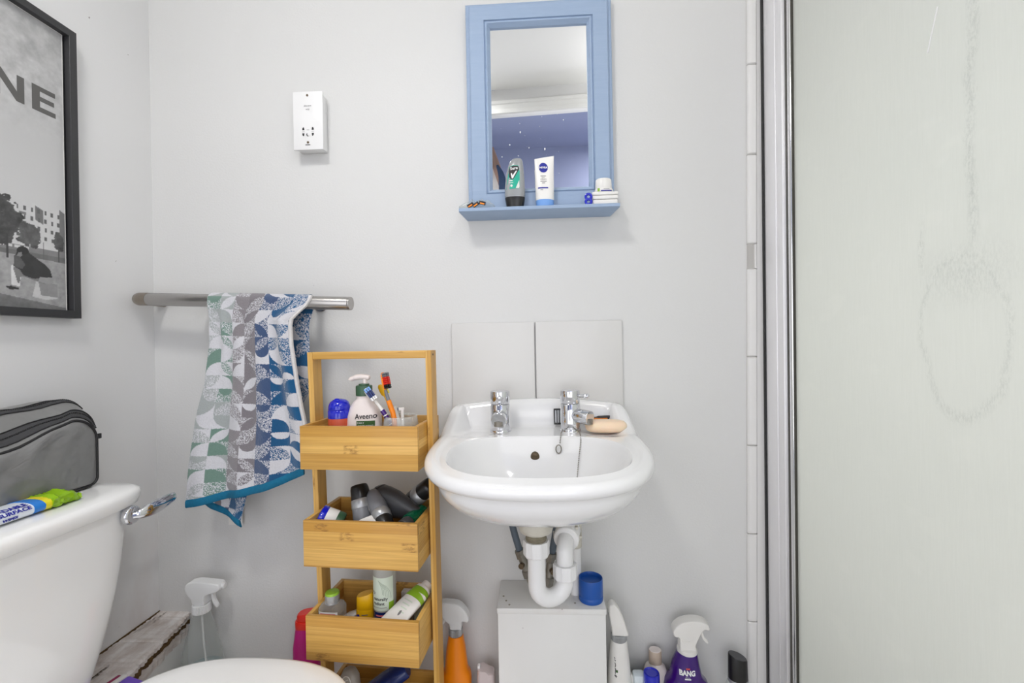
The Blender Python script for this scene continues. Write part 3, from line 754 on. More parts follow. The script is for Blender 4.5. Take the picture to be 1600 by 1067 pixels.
for x0, x1, y, z in ((-.158, .180, 0, 1.3405), (-.167, .1905, -.066, 1.3425), (-.1675, .191, -.070, 1.3445), (-.1675, .191, -.070, 1.350), (-.1665, .190, -.068, 1.352), (-.16, .186, 0, 1.352)):
    R.append(((x0, y, z), (x1, y, z)))
v = [p for a in R for p in a]; n = len(R); f = [(2 * i, 2 * i + 1, 2 * ((i + 1) % n) + 1, 2 * ((i + 1) % n)) for i in range(n)] + [tuple(2 * i for i in range(n)), tuple(2 * i + 1 for i in range(n - 1, -1, -1))]
pyd('shelf', v, f, M['blue_wood'], MR, 30)

# ------------------------------------------------------------------ things on the mirror shelf
ZS = .3525 + 1.0
ro = thing('deodorant_bottle', 'grey and teal roll-on deodorant standing on its black cap on the mirror shelf', 'deodorant', (-.0415, -.043, ZS))
secs = [(.028, .0228, .0150, 2.4), (.033, .0232, .0152, 2.4), (.05, .0228, .0148, 2.4), (.08, .0205, .0130, 2.4, .001), (.100, .0168, .0105, 2.3, .003), (.110, .0135, .0082, 2.2, .0045), (.1148, .0095, .005, 2.2, .006), (.116, .005, .002, 2, .007)]
yf = front_of(secs)
loft('cap', [(0, .0178, .0128, 2.3), (.0015, .0188, .0136, 2.3), (.022, .0226, .0150, 2.4), (.0255, .0228, .0150, 2.4)], M['black_pl'], ro, 40)
loft('collar', [(.0255, .0222, .0146, 2.4), (.0285, .0222, .0146, 2.4)], M['silver_pl'], ro, 40)
loft('body', secs, M['sil_grey'], ro, 44)
poly('label', [(-.0195, .042), (.0095, .043), (.0115, .047), (.012, .082), (.009, .096), (-.004, .097), (-.0115, .094), (-.014, .080)], yf, M['teal'], ro)
poly('label_badge', [(-.0125, .070), (-.0070, .064), (-.0030, .064), (.006, .078), (.0112, .088), (.0085, .095), (-.003, .096), (-.0105, .093), (-.013, .084)], yf, M['ink'], ro, .0006)
poly('label_corner', [(.0025, .0435), (.0095, .0435), (.011, .047), (.0105, .062)], yf, M['paper'], ro, .0006)
text('Sure', .0095, -.001, .0895, yf, M['ink_white'], ro, off=.0009, bold=.0002, rot=.08)
poly('tick', [(-.0085, .0775), (-.0055, .0785), (-.0045, .0725), (.003, .083), (.0065, .084), (-.0035, .066), (-.0062, .066)], yf, M['ink_white'], ro, .0009)
patch('label_line', -.0115, -.0045, .0605, .0622, yf, M['ink_white'], ro, .0006, 6, 1); patch('label_line', -.0125, -.0030, .0560, .0568, yf, M['ink_white'], ro, .0006, 6, 1); poly('seal', disc_pts(-.007, .0495, .0026, .0026), yf, M['paper'], ro, .0005)
cr = thing('cream_tube', 'white cream tube with a round blue badge standing on its pale blue cap', 'tube', (.0265, -.044, ZS), (0, 0, math.radians(7)))
secs = [(.0165, .0205, .0150, 2.3), (.0195, .0208, .0152, 2.3), (.05, .0212, .0120, 2.3), (.09, .0218, .005, 2.2), (.108, .0222, .0014, 2), (.1155, .0224, .0011, 2)]
yf = front_of(secs)
loft('cap', [(0, .0192, .0140, 2.3), (.0015, .0200, .0148, 2.3), (.0165, .0204, .0150, 2.3)], M['lightblue_pl'], cr, 40); 
bmx = loft('body', secs, M['white_pl'], cr, 48)
for v in bmx.data.vertices: v.co.z += (v.co.x * .17) * max(0, (v.co.z - .08) / .035)
poly('badge', disc_pts(-.003, .0905, .0102, .0118, 32), yf, M['ink_blue'], cr, .0007)
text('NIVEA', .0064, -.003, .0905, yf, M['ink_white'], cr, off=.0011, bold=.00022)
text('DAY', .0036, -.004, .0668, yf, M['ink_grey'], cr); text('CREAM', .0044, -.004, .0625, yf, M['ink_grey'], cr)
for z, w in ((.0705, .0062), (.0577, .0070), (.0535, .0034)): patch('label_line', -.004 - w, -.004 + w, z - .0007, z + .0007, yf, M['ink_grey'], cr, .0006, 8, 1)
patch('blue_stripe', -.0165, .006, .0410, .0440, yf, M['ink_blue'], cr, .0006); patch('label_line', -.0115, -.0055, .0374, .0385, yf, M['ink_grey'], cr, .0006, 4, 1)
e8 = thing('plastic_clip', 'small bright blue figure-eight clip standing on the mirror shelf', 'clip', (.1238, -.056, ZS))
for z in (.0078, .0192): tube('loop', [(.0062 * math.cos(t), 0, z + .0058 * math.sin(t)) for t in [2 * math.pi * k / 24 for k in range(25)]], .0030, M['blue_pl'], e8, 10)
cs = thing('plastic_case', 'flat white plastic case on the right end of the mirror shelf', 'case', (.1615, -.036, ZS))
box('case_base', (-.0275, .0275, -.016, .018, 0, .0135), M['white_pl'], cs, .002); box('case_lid', (-.0285, .0285, -.017, .019, .0142, .0225), M['white_pl'], cs, .002); box('case_tray', (-.029, .029, -.018, .019, .0232, .0305), M['white_pl'], cs, .0022)
pt = thing('white_pot', 'small white capped pot with green label lying on the white case', 'pot', (.1605, -.037, ZS + .031))
secs = [(0, .0205, .015, 2.6), (.002, .0212, .016, 2.6), (.007, .0205, .0155, 2.6), (.0095, .0185, .0145, 2.4)]
loft('body', secs, M['white_pl'], pt, 40); yf = front_of(secs)
loft('cap', [(.0097, .0182, .0148), (.0105, .0188, .0152), (.0295, .0176, .0146), (.0315, .016, .013)], M['white_pl'], pt, 44)
patch('green_stripe', -.0155, -.0105, .0008, .0085, yf, M['lime_pl'], pt); patch('blue_stripe', -.0085, .0165, .0008, .0032, yf, M['ink_blue'], pt); patch('label_line', -.002, .011, .0058, .0066, yf, M['ink_grey'], pt, .0003, 8, 1)
bp = thing('blade_packet', 'crumpled clear packet of orange and black razor blades on the shelf end', 'packet', (-.128, -.046, ZS))
r_ = random.Random(4); R = []
for k in range(12):
    x = -.040 + .0053 * k * 1.35; h = .0045 + .007 * r_.random() * math.sin(math.pi * (k + .5) / 12) + .004 * math.sin(math.pi * k / 11)
    R.append([(x + r_.uniform(-.001, .001), .014 * math.cos(a) * (1 + r_.uniform(-.12, .12)), max(.0003, h + h * math.sin(a) * (1 + r_.uniform(-.2, .2)))) for a in [2 * math.pi * i / 14 for i in range(14)]])
loft_rings('wrapper', R, M['clear'], bp, smooth=20)
for k, (x, z, a) in enumerate(((-.014, .003, .55), (-.002, .004, .6), (.013, .007, -.25))):
    o = box('blade_cartridge', (x - .0075, x + .0075, -.0195, -.0125, z + .001, z + .008), M['black_pl'], bp, .0008); o.rotation_euler = (0, -a, 0)
    o = box('orange_strip', (x - .005, x + .005, -.0202, -.0190, z + .0005, z + .0036), M['orange_pl'], bp, .0003); o.rotation_euler = (0, -a, 0)

# ------------------------------------------------------------------ shaver socket
sk = thing('shaver_socket', 'white surface mounted shaver socket high on the wall', 'socket', (-.5298, 0, 1.5825))
box('back_box', (-.0325, .0325, -.027, 0, -.0655, .0655), M['pvc'], sk, .0015); box('face_plate', (-.0360, .0360, -.033, -.026, -.0690, .0690), M['pvc'], sk, .0015)
yp = lambda x, z: -.033
for z in (.0595, -.0520): cyl('screw', (-.0005, -.0325, z), (-.0005, -.0336, z), .0028, M['brass'], sk, 18); 
text('shavers', .0062, 0, .0345, yp, M['ink_grey'], sk); text('only', .0055, 0, .0265, yp, M['ink_grey'], sk)
for sx in (-1, 1):
    for sz in (-1, 1):
        prism('pin_hole', [(sx * .0115 - .0026, -.0265 + sz * .0072 - sz * .0035), (sx * .0115 + .0026, -.0265 + sz * .0072 - sz * .0035), (sx * .0115 + .0020, -.0265 + sz * .0072 + sz * .0015), (sx * .0115 - sx * .001, -.0265 + sz * .0072 + sz * .0035), (sx * .0115 - .0020, -.0265 + sz * .0072 + sz * .0015)], -.0333, -.0328, M['ink'], sk)
[patch('voltage_mark', x - .0032, x + .0032, z - .0004, z + .0004, yp, M['ink_grey'], sk) for x, z in ((-.0115, -.0268), (.0115, -.0262), (0, -.0225))]
poly('bell_mark', [(-.004, -.032), (-.0015, -.030), (-.002, -.035), (.001, -.0365), (.004, -.0362), (-.001, -.038), (-.0035, -.036)], yp, M['ink'], sk)
[patch('maker_mark', -.0066 + .0024 * k, -.0047 + .0024 * k, -.0590, -.0568, yp, M['ink'], sk) for k in range(5)]

# ------------------------------------------------------------------ towel rail and towel
TR = thing('towel_rail', 'brushed steel towel rail drooping to the right on the back wall', 'towel rail', (0, 0, 0))
A, B = Vector((-.921, -.076, 1.1645)), Vector((-.408, -.104, 1.1400)); du = (B - A).normalized()
cyl('bar', A + du * .03, B, .0148, M['steel'], TR, 40, .0008); cyl('end_cap', B - du * .0005, B + du * .004, .0148, M['steel'], TR, 40, .0008)
tube('end_elbow', [A + du * .030, A + du * .012, A + du * .004 + Vector((0, .003, 0)), A + Vector((0, .012, 0)), A + Vector((0, .03, 0)), A + Vector((0, .0755, 0))], [.0150, .0150, .0148, .014, .013, .013], M['steel_cap'], TR, 32)
for k in (.13, .40): 
    c = A + du * k; cyl('bracket', c, (c.x, -.0005, c.z + .001), .009, M['steel'], TR, 24); cyl('bracket_rose', (c.x, -.004, c.z + .001), (c.x, 0, c.z + .001), .016, M['steel'], TR, 30, .001)

TW = thing('bath_towel', 'geometric patterned towel in green, grey and blue hung over the rail', 'towel', (0, 0, 0))
wht = np.array(lin(212, 212, 217)[:3]); pal = [lin(166, 172, 172), lin(112, 142, 130), lin(138, 133, 137), lin(126, 121, 126), lin(60, 82, 120), lin(12, 82, 128), lin(4, 86, 134), lin(8, 92, 138)]
pal = np.array([c[:3] for c in pal])
def towel_pattern(S, T, seed):
    '''woven cells with quarter discs, half discs and leaves, some areas flecked; S across (0..1), T down in cells'''
    r = np.random.default_rng(seed); nc = 7; ns = 24
    rot = r.integers(0, 4, (nc + 1, ns)); kind = r.integers(0, 10, (nc + 1, ns)); fl = r.integers(0, 4, (nc + 1, ns))
    ci = np.clip((S * nc).astype(int), 0, nc - 1); ri = np.clip(T.astype(int), 0, ns - 1)
    u = S * nc - ci; v = T - ri; k = rot[ci, ri]; kd = kind[ci, ri]; f = fl[ci, ri]
    cu = np.where((k == 0) | (k == 3), 0., 1.); cv = np.where(k < 2, 0., 1.)
    d = np.hypot(u - cu, v - cv); d2 = np.hypot(u - (1 - cu), v - (1 - cv))
    m = d < .99
    m = np.where(kd >= 8, (d < 1) & (d2 < 1), m)
    m = np.where(kd == 7, np.hypot(u - .5, v - cv) < .5, m)
    colr = pal[np.clip(ci, 0, 6)]; colr = np.where(((ci == 1) & (f == 1))[..., None], pal[0], colr); colr = np.where(((ci == 0) & (f == 2))[..., None], pal[1], colr)
    n_ = r.random(S.shape)
    fleck = np.where((n_ < .58)[..., None], colr, wht)
    par = (ci + ri) % 2
    ground = np.where((par == 0)[..., None], colr, wht); fig = np.where((par == 0)[..., None], wht, colr)
    ground = np.where(((f == 0) | ((par == 1) & (f == 2)))[..., None], fleck, ground); fig = np.where(((f == 3) | ((par == 0) & (kd < 2)))[..., None], fleck, fig)
    out = np.where(m[..., None], fig, ground)
    return out * (.93 + .12 * r.random(S.shape))[..., None]
NU, NV = 210, 330
uu, tt = np.meshgrid(np.linspace(0, 1, NU), np.linspace(0, 1, NV))
zc = [1.20, 1.1665, 1.131, 1.053, .965, .912, .888, .78, .70]
xr_ = [-.500, -.500, -.536, -.532, -.518, -.508, -.502, -.499, -.499]
xl_ = [-.732, -.732, -.726, -.724, -.734, -.749, -.754, -.771, -.779]
def itp(z, xs): return np.interp(z, zc[::-1], xs[::-1])
zbot = np.interp(uu, [0, .2, .5, .63, .8, 1], [.712, .722, .741, .750, .766, .790])
bar_z = lambda x: A.z + (x - A.x) * (B.z - A.z) / (B.x - A.x); bar_y = lambda x: A.y + (x - A.x) * (B.y - A.y) / (B.x - A.x)
x_top = -.732 + uu * .236
r0 = .0185
L1 = math.pi * r0 * .5
# front sheet: over the bar (quarter turn) then down
ztop = bar_z(x_top)
frac = tt * (ztop - zbot + L1)
over = frac < L1
ang = np.clip(frac / r0, 0, math.pi / 2)
z_f = np.where(over, ztop + r0 * np.cos(ang), ztop - (frac - L1))
xe = itp(z_f, xl_) + uu ** 1.0 * (itp(z_f, xr_) - itp(z_f, xl_))
xx = np.where(over, x_top, xe)
w = np.clip((frac - L1) / .35, 0, 1)
blend = np.clip((frac - L1) / .04, 0, 1); xx = x_top * (1 - blend) + xe * blend
fold = .010 * np.sin(uu * 9.5 + .6 + z_f * 2) * w + .006 * np.sin(uu * 21 + z_f * 7) * np.sqrt(w) + .010 * np.exp(-((uu - .16 - .05 * w) / .05) ** 2) * (1 - w) * blend + .014 * np.exp(-((uu - .93) / .10) ** 2) * blend
yy = bar_y(x_top) - np.where(over, r0 * np.sin(ang), r0) - fold - .012 * w
yy += .0006 * rng.random(yy.shape)
P = np.stack([xx, yy, z_f], -1); cols = towel_pattern(uu, frac / .0295 + .35, 11)
grid_obj('front_fall', P, M['towel'], TW, cols)
hemrows = P[-1]
def strip(name, E0, dvec, wid, m, off):
    E0 = np.asarray(E0)[::4] if len(E0) > 100 else np.asarray(E0)
    rows = []
    for o_, k in ((off, -.001), (off - .0022, .2 * wid), (off - .0022, .8 * wid), (off, wid), (off + .0035, wid), (off + .0035, -.001)): rows.append([tuple(p + np.array(dvec) * k + np.array((0, o_, 0))) for p in E0])
    return loft_rings(name, [list(q) for q in zip(*rows)], m, TW, smooth=50)
strip('bottom_hem', hemrows, (0, 0, -1), .0165, M['hem_teal'], -.0005)
side = P[int(NV * .03):-1, -1]; strip('side_hem', side[::3], (1, 0, 0), .0075, M['hem_white'], -.0006)
# back sheet, hanging lower between rail and wall
NU2, NV2 = 160, 280
u2, t2 = np.meshgrid(np.linspace(0, 1, NU2), np.linspace(0, 1, NV2))
zb2 = np.interp(u2, [0, .4, 1], [.708, .692, .655])
x_top2 = -.732 + u2 * .236; zt2 = bar_z(x_top2); fr2 = t2 * (zt2 - zb2 + L1); ov2 = fr2 < L1; an2 = np.clip(fr2 / r0, 0, math.pi / 2)
z2 = np.where(ov2, zt2 + r0 * np.cos(an2), zt2 - (fr2 - L1))
xr2 = np.interp(z2, [.62, .6465, .724, .80, .95, 1.167], [-.684, -.678, -.657, -.60, -.508, -.512]); xl2 = np.interp(z2, [.62, .69, .9, 1.167], [-.815, -.795, -.745, -.722])
b2 = np.clip((fr2 - L1) / .05, 0, 1); x2 = x_top2 * (1 - b2) + (xl2 + u2 * (xr2 - xl2)) * b2
y2 = bar_y(x_top2) + np.where(ov2, r0 * np.sin(an2), r0) + .004 * np.sin(u2 * 11 + 1) * b2 - .004 * b2 * np.clip((1.16 - z2) / .4, 0, 1)
y2 = np.minimum(y2, -.018)
P2 = np.stack([x2, y2, z2], -1); grid_obj('back_fall', P2, M['towel'], TW, towel_pattern(1 - .9 * (1 - u2), fr2 / .0295 + .2, 23))
strip('bottom_hem', P2[-1], (.2, 0, -.97), .0165, M['hem_teal'], -.001)
box('care_label', (-.757, -.722, -.012, -.0115, .615, .66), M['paper'], TW, 0)
[patch('label_line', -.747, -.732 - .003 * k, .654 - .006 * k, .6555 - .006 * k, lambda x, z: -.012, M['ink_red' if k == 0 else 'ink_grey'], TW) for k in range(2)]

# ------------------------------------------------------------------ poster on the left wall
PF = thing('framed_poster', 'black framed black-and-white poster on the left wall', 'picture', (XL, -.205, 0), (0, 0, math.radians(90)))
prof = [(0, 0), (0, .021), (.0008, .022), (.0145, .022), (.015, .0212), (.0155, .013), (.0155, 0)]
fx0, fx1, fz0, fz1 = -.4185, .0035, 1.113, 1.696
mitred_frame(PF, fx0, fx1, fz0, fz1, prof, M['black_frame'])
box('backing', (fx0 + .01, fx1 - .01, -.0105, -.001, fz0 + .01, fz1 - .01), M['frame_inner'], PF, 0)
# the print: grey sky on a concrete texture, flats, trees, a seated figure on a block
px0, px1, pz0, pz1 = fx0 + .0155, fx1 - .0195, fz0 + .0155, fz1 - .0165
nx, nz = 330, 470
GX, GZ = np.meshgrid(np.linspace(px0, px1, nx), np.linspace(pz0, pz1, nz)); WY = GX - .205        # WY is world y
def vnoise(sx, sz, seed, octs=4):
    r = np.random.default_rng(seed); out = np.zeros_like(GX); amp = 1
    for o_ in range(octs):
        n1, n2 = int(abs(px1 - px0) * sx * 2 ** o_) + 3, int((pz1 - pz0) * sz * 2 ** o_) + 3
        g = r.random((n2, n1)); fx = (GX - px0) * sx * 2 ** o_; fz = (GZ - pz0) * sz * 2 ** o_
        i = np.clip(fx.astype(int), 0, n1 - 2); j = np.clip(fz.astype(int), 0, n2 - 2); a = fx - i; b = fz - j
        a = a * a * (3 - 2 * a); b = b * b * (3 - 2 * b)
        out += amp * ((g[j, i] * (1 - a) + g[j, i + 1] * a) * (1 - b) + (g[j + 1, i] * (1 - a) + g[j + 1, i + 1] * a) * b - .5); amp *= .55
    return out
def inpoly(pts):
    c = np.zeros(GX.shape, bool); n = len(pts)
    for i in range(n):
        (y0, z0), (y1, z1) = pts[i], pts[(i + 1) % n]
        if z0 == z1: continue
        k = ((z0 > GZ) != (z1 > GZ)) & (WY < (y1 - y0) * (GZ - z0) / (z1 - z0) + y0); c ^= k
    return c
n1 = vnoise(60, 60, 1); n2 = vnoise(18, 18, 2); n3 = vnoise(160, 160, 3, 3)
sky = np.interp(GZ, [1.3, 1.40, 1.5, 1.6, 1.7], [206, 200, 190, 180, 172]); img = sky + np.clip((GZ - 1.44) / .1, 0, 1) * (n1 * 22 + n3 * 10)
def put(mask, val, tex=0.0):
    global img
    img = np.where(mask, val + tex, img)
put(inpoly([(-.65, 1.32), (-.296, 1.3245), (-.278, 1.3265), (-.266, 1.320), (-.2655, 1.29), (-.255, 1.323), (-.232, 1.327), (-.219, 1.319), (-.219, 1.24), (-.65, 1.22)]), 206, n1 * 8)
put(inpoly([(-.276, 1.323), (-.262, 1.317), (-.262, 1.290), (-.276, 1.296)]), 112); put(inpoly([(-.232, 1.327), (-.2185, 1.319), (-.2185, 1.24), (-.232, 1.24)]), 120)
for k in range(7):
    for j in range(4):
        y = -.305 + k * .0118; z = 1.313 - j * .0165; put((abs(WY - y) < .0016 + .0007 * ((k + j) % 2)) & (abs(GZ - z + .0012 * (k > 4)) < .0036), 96)
for j in range(3): put((abs(WY + .297) < .006) & (abs(GZ - (1.303 - j * .017)) < .0028), 120)
def blob(y, z, ry, rz, val, seed):
    nn = vnoise(90, 90, seed); put(((WY - y) / ry) ** 2 + ((GZ - z) / rz) ** 2 + nn * .9 < 1, val, nn * 40)
put((GZ < 1.243 + (WY + .33) * -.0), 128, n1 * 14); put(GZ < 1.233, 108, n1 * 16); put(GZ < 1.222 - (WY + .22) * .02, 158, n1 * 18 + n3 * 16)
for k in range(5): put((abs(WY + .345 - k * .013) < .005) & (abs(GZ - 1.2395) < .0022), 205)
blob(-.325, 1.283, .026, .042, 72, 5); blob(-.36, 1.28, .03, .045, 66, 6); put((abs(WY + .322) < .0019) & (GZ > 1.2155) & (GZ < 1.26), 60); blob(-.286, 1.265, .022, .022, 84, 8); blob(-.2345, 1.262, .010, .019, 80, 9)
put((abs(WY + .2345) < .0012) & (GZ > 1.222) & (GZ < 1.25), 76); put((abs(WY + .2625) < .0006) & (GZ > 1.222) & (GZ < 1.256), 92)
put(GZ < 1.152 - (WY + .34) * .16, 116, n1 * 12 + n3 * 14)
put(inpoly([(-.283, 1.1505), (-.276, 1.181), (-.2385, 1.178), (-.2385, 1.150), (-.26, 1.146)]), 196, n1 * 20); put(inpoly([(-.272, 1.179), (-.2385, 1.178), (-.2385, 1.152), (-.268, 1.1545)]), 140, n1 * 22)
put(inpoly([(-.3165, 1.2035), (-.306, 1.206), (-.3005, 1.196), (-.3035, 1.1665), (-.3165, 1.1685)]), 218, n1 * 12)
put(inpoly([(-.314, 1.200), (-.303, 1.205), (-.282, 1.190), (-.246, 1.189), (-.2445, 1.181), (-.262, 1.176), (-.296, 1.186), (-.303, 1.184), (-.3035, 1.172), (-.3065, 1.172)]), 122, n1 * 12)
put(inpoly([(-.306, 1.234), (-.297, 1.2375), (-.290, 1.233), (-.276, 1.2235), (-.258, 1.2125), (-.2505, 1.204), (-.2465, 1.187), (-.262, 1.187), (-.282, 1.184), (-.297, 1.188), (-.303, 1.197), (-.314, 1.203), (-.310, 1.212), (-.302, 1.219), (-.3095, 1.2235)]), 46, n1 * 10)
put(inpoly([(-.307, 1.234), (-.304, 1.2395), (-.297, 1.2415), (-.290, 1.2395), (-.287, 1.233), (-.292, 1.227), (-.303, 1.2245), (-.308, 1.228)]), 34, n1 * 8); put(inpoly([(-.3045, 1.2285), (-.2995, 1.2305), (-.2985, 1.224), (-.309, 1.2135), (-.311, 1.2155)]), 128)
put(inpoly([(-.3115, 1.2235), (-.303, 1.2215), (-.294, 1.208), (-.299, 1.199), (-.313, 1.203)]), 84, n1 * 26); put(inpoly([(-.270, 1.189), (-.246, 1.190), (-.2445, 1.180), (-.255, 1.1765), (-.272, 1.180)]), 150, n1 * 14)
put(inpoly([(-.3265, 1.1645), (-.318, 1.1665), (-.3055, 1.164), (-.305, 1.1605), (-.320, 1.160)]), 44)
img = np.clip(img, 8, 240) / 255; img = np.where(img <= .04045, img / 12.92, ((img + .055) / 1.055) ** 2.4)
grid_obj('photo_print', np.stack([GX, np.full_like(GX, -.0108), GZ], -1), M['print'], PF, np.repeat(img[..., None], 3, -1))
box('mount_edge', (px1 + .0002, fx1 - .0155, -.0112, -.0105, pz0, pz1), M['frame_inner'], PF, 0)
for b in ((px1 - .001, px1 + .0005, -.0112, -.0105, pz0, pz1 + .0012), (px0, px1, -.0112, -.0105, pz1, pz1 + .0012)): box('paper_edge', b, M['paper'], PF, 0)
lo = .205
def ltr(pts, nm): return prism(nm, [(y + lo, z) for y, z in pts], -.0111, -.0109, M['ink_poster'], PF)
E_ = [(-.2777, 1.5048), (-.2358, 1.5048), (-.2358, 1.5140), (-.2640, 1.5140), (-.2640, 1.5255), (-.2385, 1.5255), (-.2385, 1.5340), (-.2640, 1.5340), (-.2640, 1.5440), (-.2362, 1.5440), (-.2362, 1.5530), (-.2777, 1.5530)]
N_ = [(-.3420, 1.5048), (-.3290, 1.5048), (-.3290, 1.5350), (-.3035, 1.5048), (-.2905, 1.5048), (-.2905, 1.5530), (-.3025, 1.5530), (-.3025, 1.5225), (-.3275, 1.5530), (-.3420, 1.5530)]
I_ = [(-.3700, 1.5048), (-.3565, 1.5048), (-.3565, 1.5530), (-.3700, 1.5530)]
ltr(E_, 'lettering'); ltr(N_, 'lettering')

# ------------------------------------------------------------------ bamboo ladder shelf (turned a little towards the door)
SX, SY, SR = -.337, -.165, math.radians(-4.5)
def su(x, y, z=0): return (SX + x * math.cos(SR) - y * math.sin(SR), SY + x * math.sin(SR) + y * math.cos(SR), z)
LS = thing('ladder_shelf', 'bamboo ladder shelf with four open boxes left of the basin', 'shelf', (SX, SY, 0), (0, 0, SR))
for s in (-1, 1):
    # uprights lean back a little towards the floor
    xt, xb = s * .1255, s * .1215
    R = []
    for z, x, y in ((0, xb, .018), (.5, xb + s * .0018, .0), (1.0355, xt, -.020)):
        R.append([(x - .0058, y - .0005, z), (x + .0058, y - .0005, z), (x + .0058, y + .0335, z), (x - .0058, y + .0335, z)])
    o = loft_rings('upright', R, M['bam_z'], LS, smooth=20)
    md = o.modifiers.new('bevel', 'BEVEL'); md.width = .001; md.segments = 1
    cyl('screw_hole', (s * .1312, -.007, 1.027), (s * .1318, -.007, 1.027), .0022, M['ink'], LS, 10)
box('top_rail', (-.1195, .1195, -.0195, .012, 1.0205, 1.0355), M['bam_x'], LS, .001)
box('rear_strut', (-.1195, .1195, .035, .047, .10, .13), M['bam_x'], LS, .001)
th = .0085
def tray(x, zt, zb, yf_, yb_):
    box('front_board', (-x, x, yf_, yf_ + th, zb, zt), M['bam_x'], LS, .0008)
    box('back_board', (-x + th, x - th, yb_ - th, yb_, zb, zt), M['bam_x'], LS, .0008)
    for s in (-1, 1): box('side_board', tuple(sorted((s * x, s * (x - th)))) + (yf_ + th, yb_, zb, zt), M['bam_y'], LS, .0008)
    box('bottom_board', (-x + th, x - th, yf_ + th, yb_ - th, zb + .001, zb + .007), M['bam_x'], LS, .0005)
    cyl('screw_head', (-x + th - .0003, .012, (zt + zb) / 2 + .02), (-x + th + .0006, .012, (zt + zb) / 2 + .02), .0022, M['ink'], LS, 10)
tray(.1185, .8935, .8095, -.070, .068); tray(.1150, .7110, .6215, -.070, .068); tray(.1135, .5260, .4405, -.070, .070); tray(.1130, .3350, .2500, -.070, .072)

def at(name, label, cat, x, y, z, rot=(0, 0, 0), group=None):
    return thing(name, label, cat, su(x, y, z), (rot[0], rot[1], rot[2] + SR), group)
def lying(name, label, cat, p, q, spin=0, group=None):
    """bottle whose base is at p and whose axis runs to q (shelf coordinates)"""
    a, b = Vector(su(*p)), Vector(su(*q)); return thing(name, label, cat, a, aim(b - a, spin), group), (b - a).length

# top box
zt0 = .8170
cn = at('spray_can', 'spray can with a shiny blue dome cap in the top shelf box', 'can', -.0725, -.002, zt0)
lathe('body', [(.021, 0), (.0225, .002), (.0225, .082), (.0215, .0845)], M['rust_label'], cn, 40)
lathe('cap', [(.0228, .082), (.0228, .0975), (.0218, .0985), (.0222, .0995), (.0216, .107), (.0185, .1145), (.012, .1195), (.004, .121), (.0002, .1212)], M['blue_pl'], cn, 48)
loft('cap_button', [(0, .0062, .0042, 3), (.0035, .0056, .0036, 3), (.0042, .0048, .003, 3)], M['blue_pl'], cn, 24, loc=(0, -.0085, .1175), rot=(math.radians(24), 0, 0))
lt = at('lotion_bottle', 'white pump lotion bottle with green collar in the top shelf box', 'bottle', -.0215, .006, zt0, (0, 0, math.radians(6)))
secs = [(0, .034, .022, 2.6), (.003, .036, .024, 2.6), (.05, .0365, .0245, 2.6), (.085, .034, .023, 2.5), (.103, .0285, .020, 2.3), (.115, .021, .0175, 2.1), (.1195, .0162, .0155, 2), (.121, .0148, .0148, 2), (.127, .0146, .0146, 2)]
loft('body', secs, M['cream_pl'], lt, 48); yf = front_of(secs)
lathe('collar', [(.0155, .1265), (.0166, .1275), (.0166, .146), (.0158, .1475), (.011, .1482), (.0105, .151), (.003, .152)], M['green_pl'], lt, 48)
cyl('pump_stem', (.002, 0, .150), (.002, 0, .162), .0042, M['cream_pl'], lt, 20)
tube('pump_head', smooth_path([(.0125, 0, .1625), (.006, 0, .1645), (-.006, 0, .1655), (-.018, 0, .1640), (-.0275, 0, .1605), (-.029, 0, .159)], 6), [.003, .0045, .0055] + [.0058] * 16 + [.005] * 6 + [.0042] * 5 + [.003], M['cream_pl'], lt, 16, flat=1)
text('Aveeno', .0150, .0095, .0865, yf, M['ink'], lt, off=.0007, bold=.00025, sx=.92, rot=.04)
patch('label_band', -.0085, .0275, .045, .0775, yf, M['label_green'], lt, .0004); text('DAILY', .0052, .000, .0735, yf, M['ink_white'], lt, off=.0008); text('MOISTURISING', .0046, .0095, .0675, yf, M['ink_white'], lt, off=.0008); text('LOTION', .0046, .0010, .061, yf, M['ink_white'], lt, off=.0008)
gt = at('glass_tumbler', 'clear tumbler holding toothbrushes in the top shelf box', 'tumbler', .057, .006, zt0)
lathe('glass', [(.0265, 0), (.0285, .002), (.0345, .052), (.0350, .070), (.0325, .0845), (.0315, .0855), (.0305, .0845), (.0332, .069), (.0328, .052), (.027, .006), (.0005, .005)], M['clear_glass'], gt, 48)
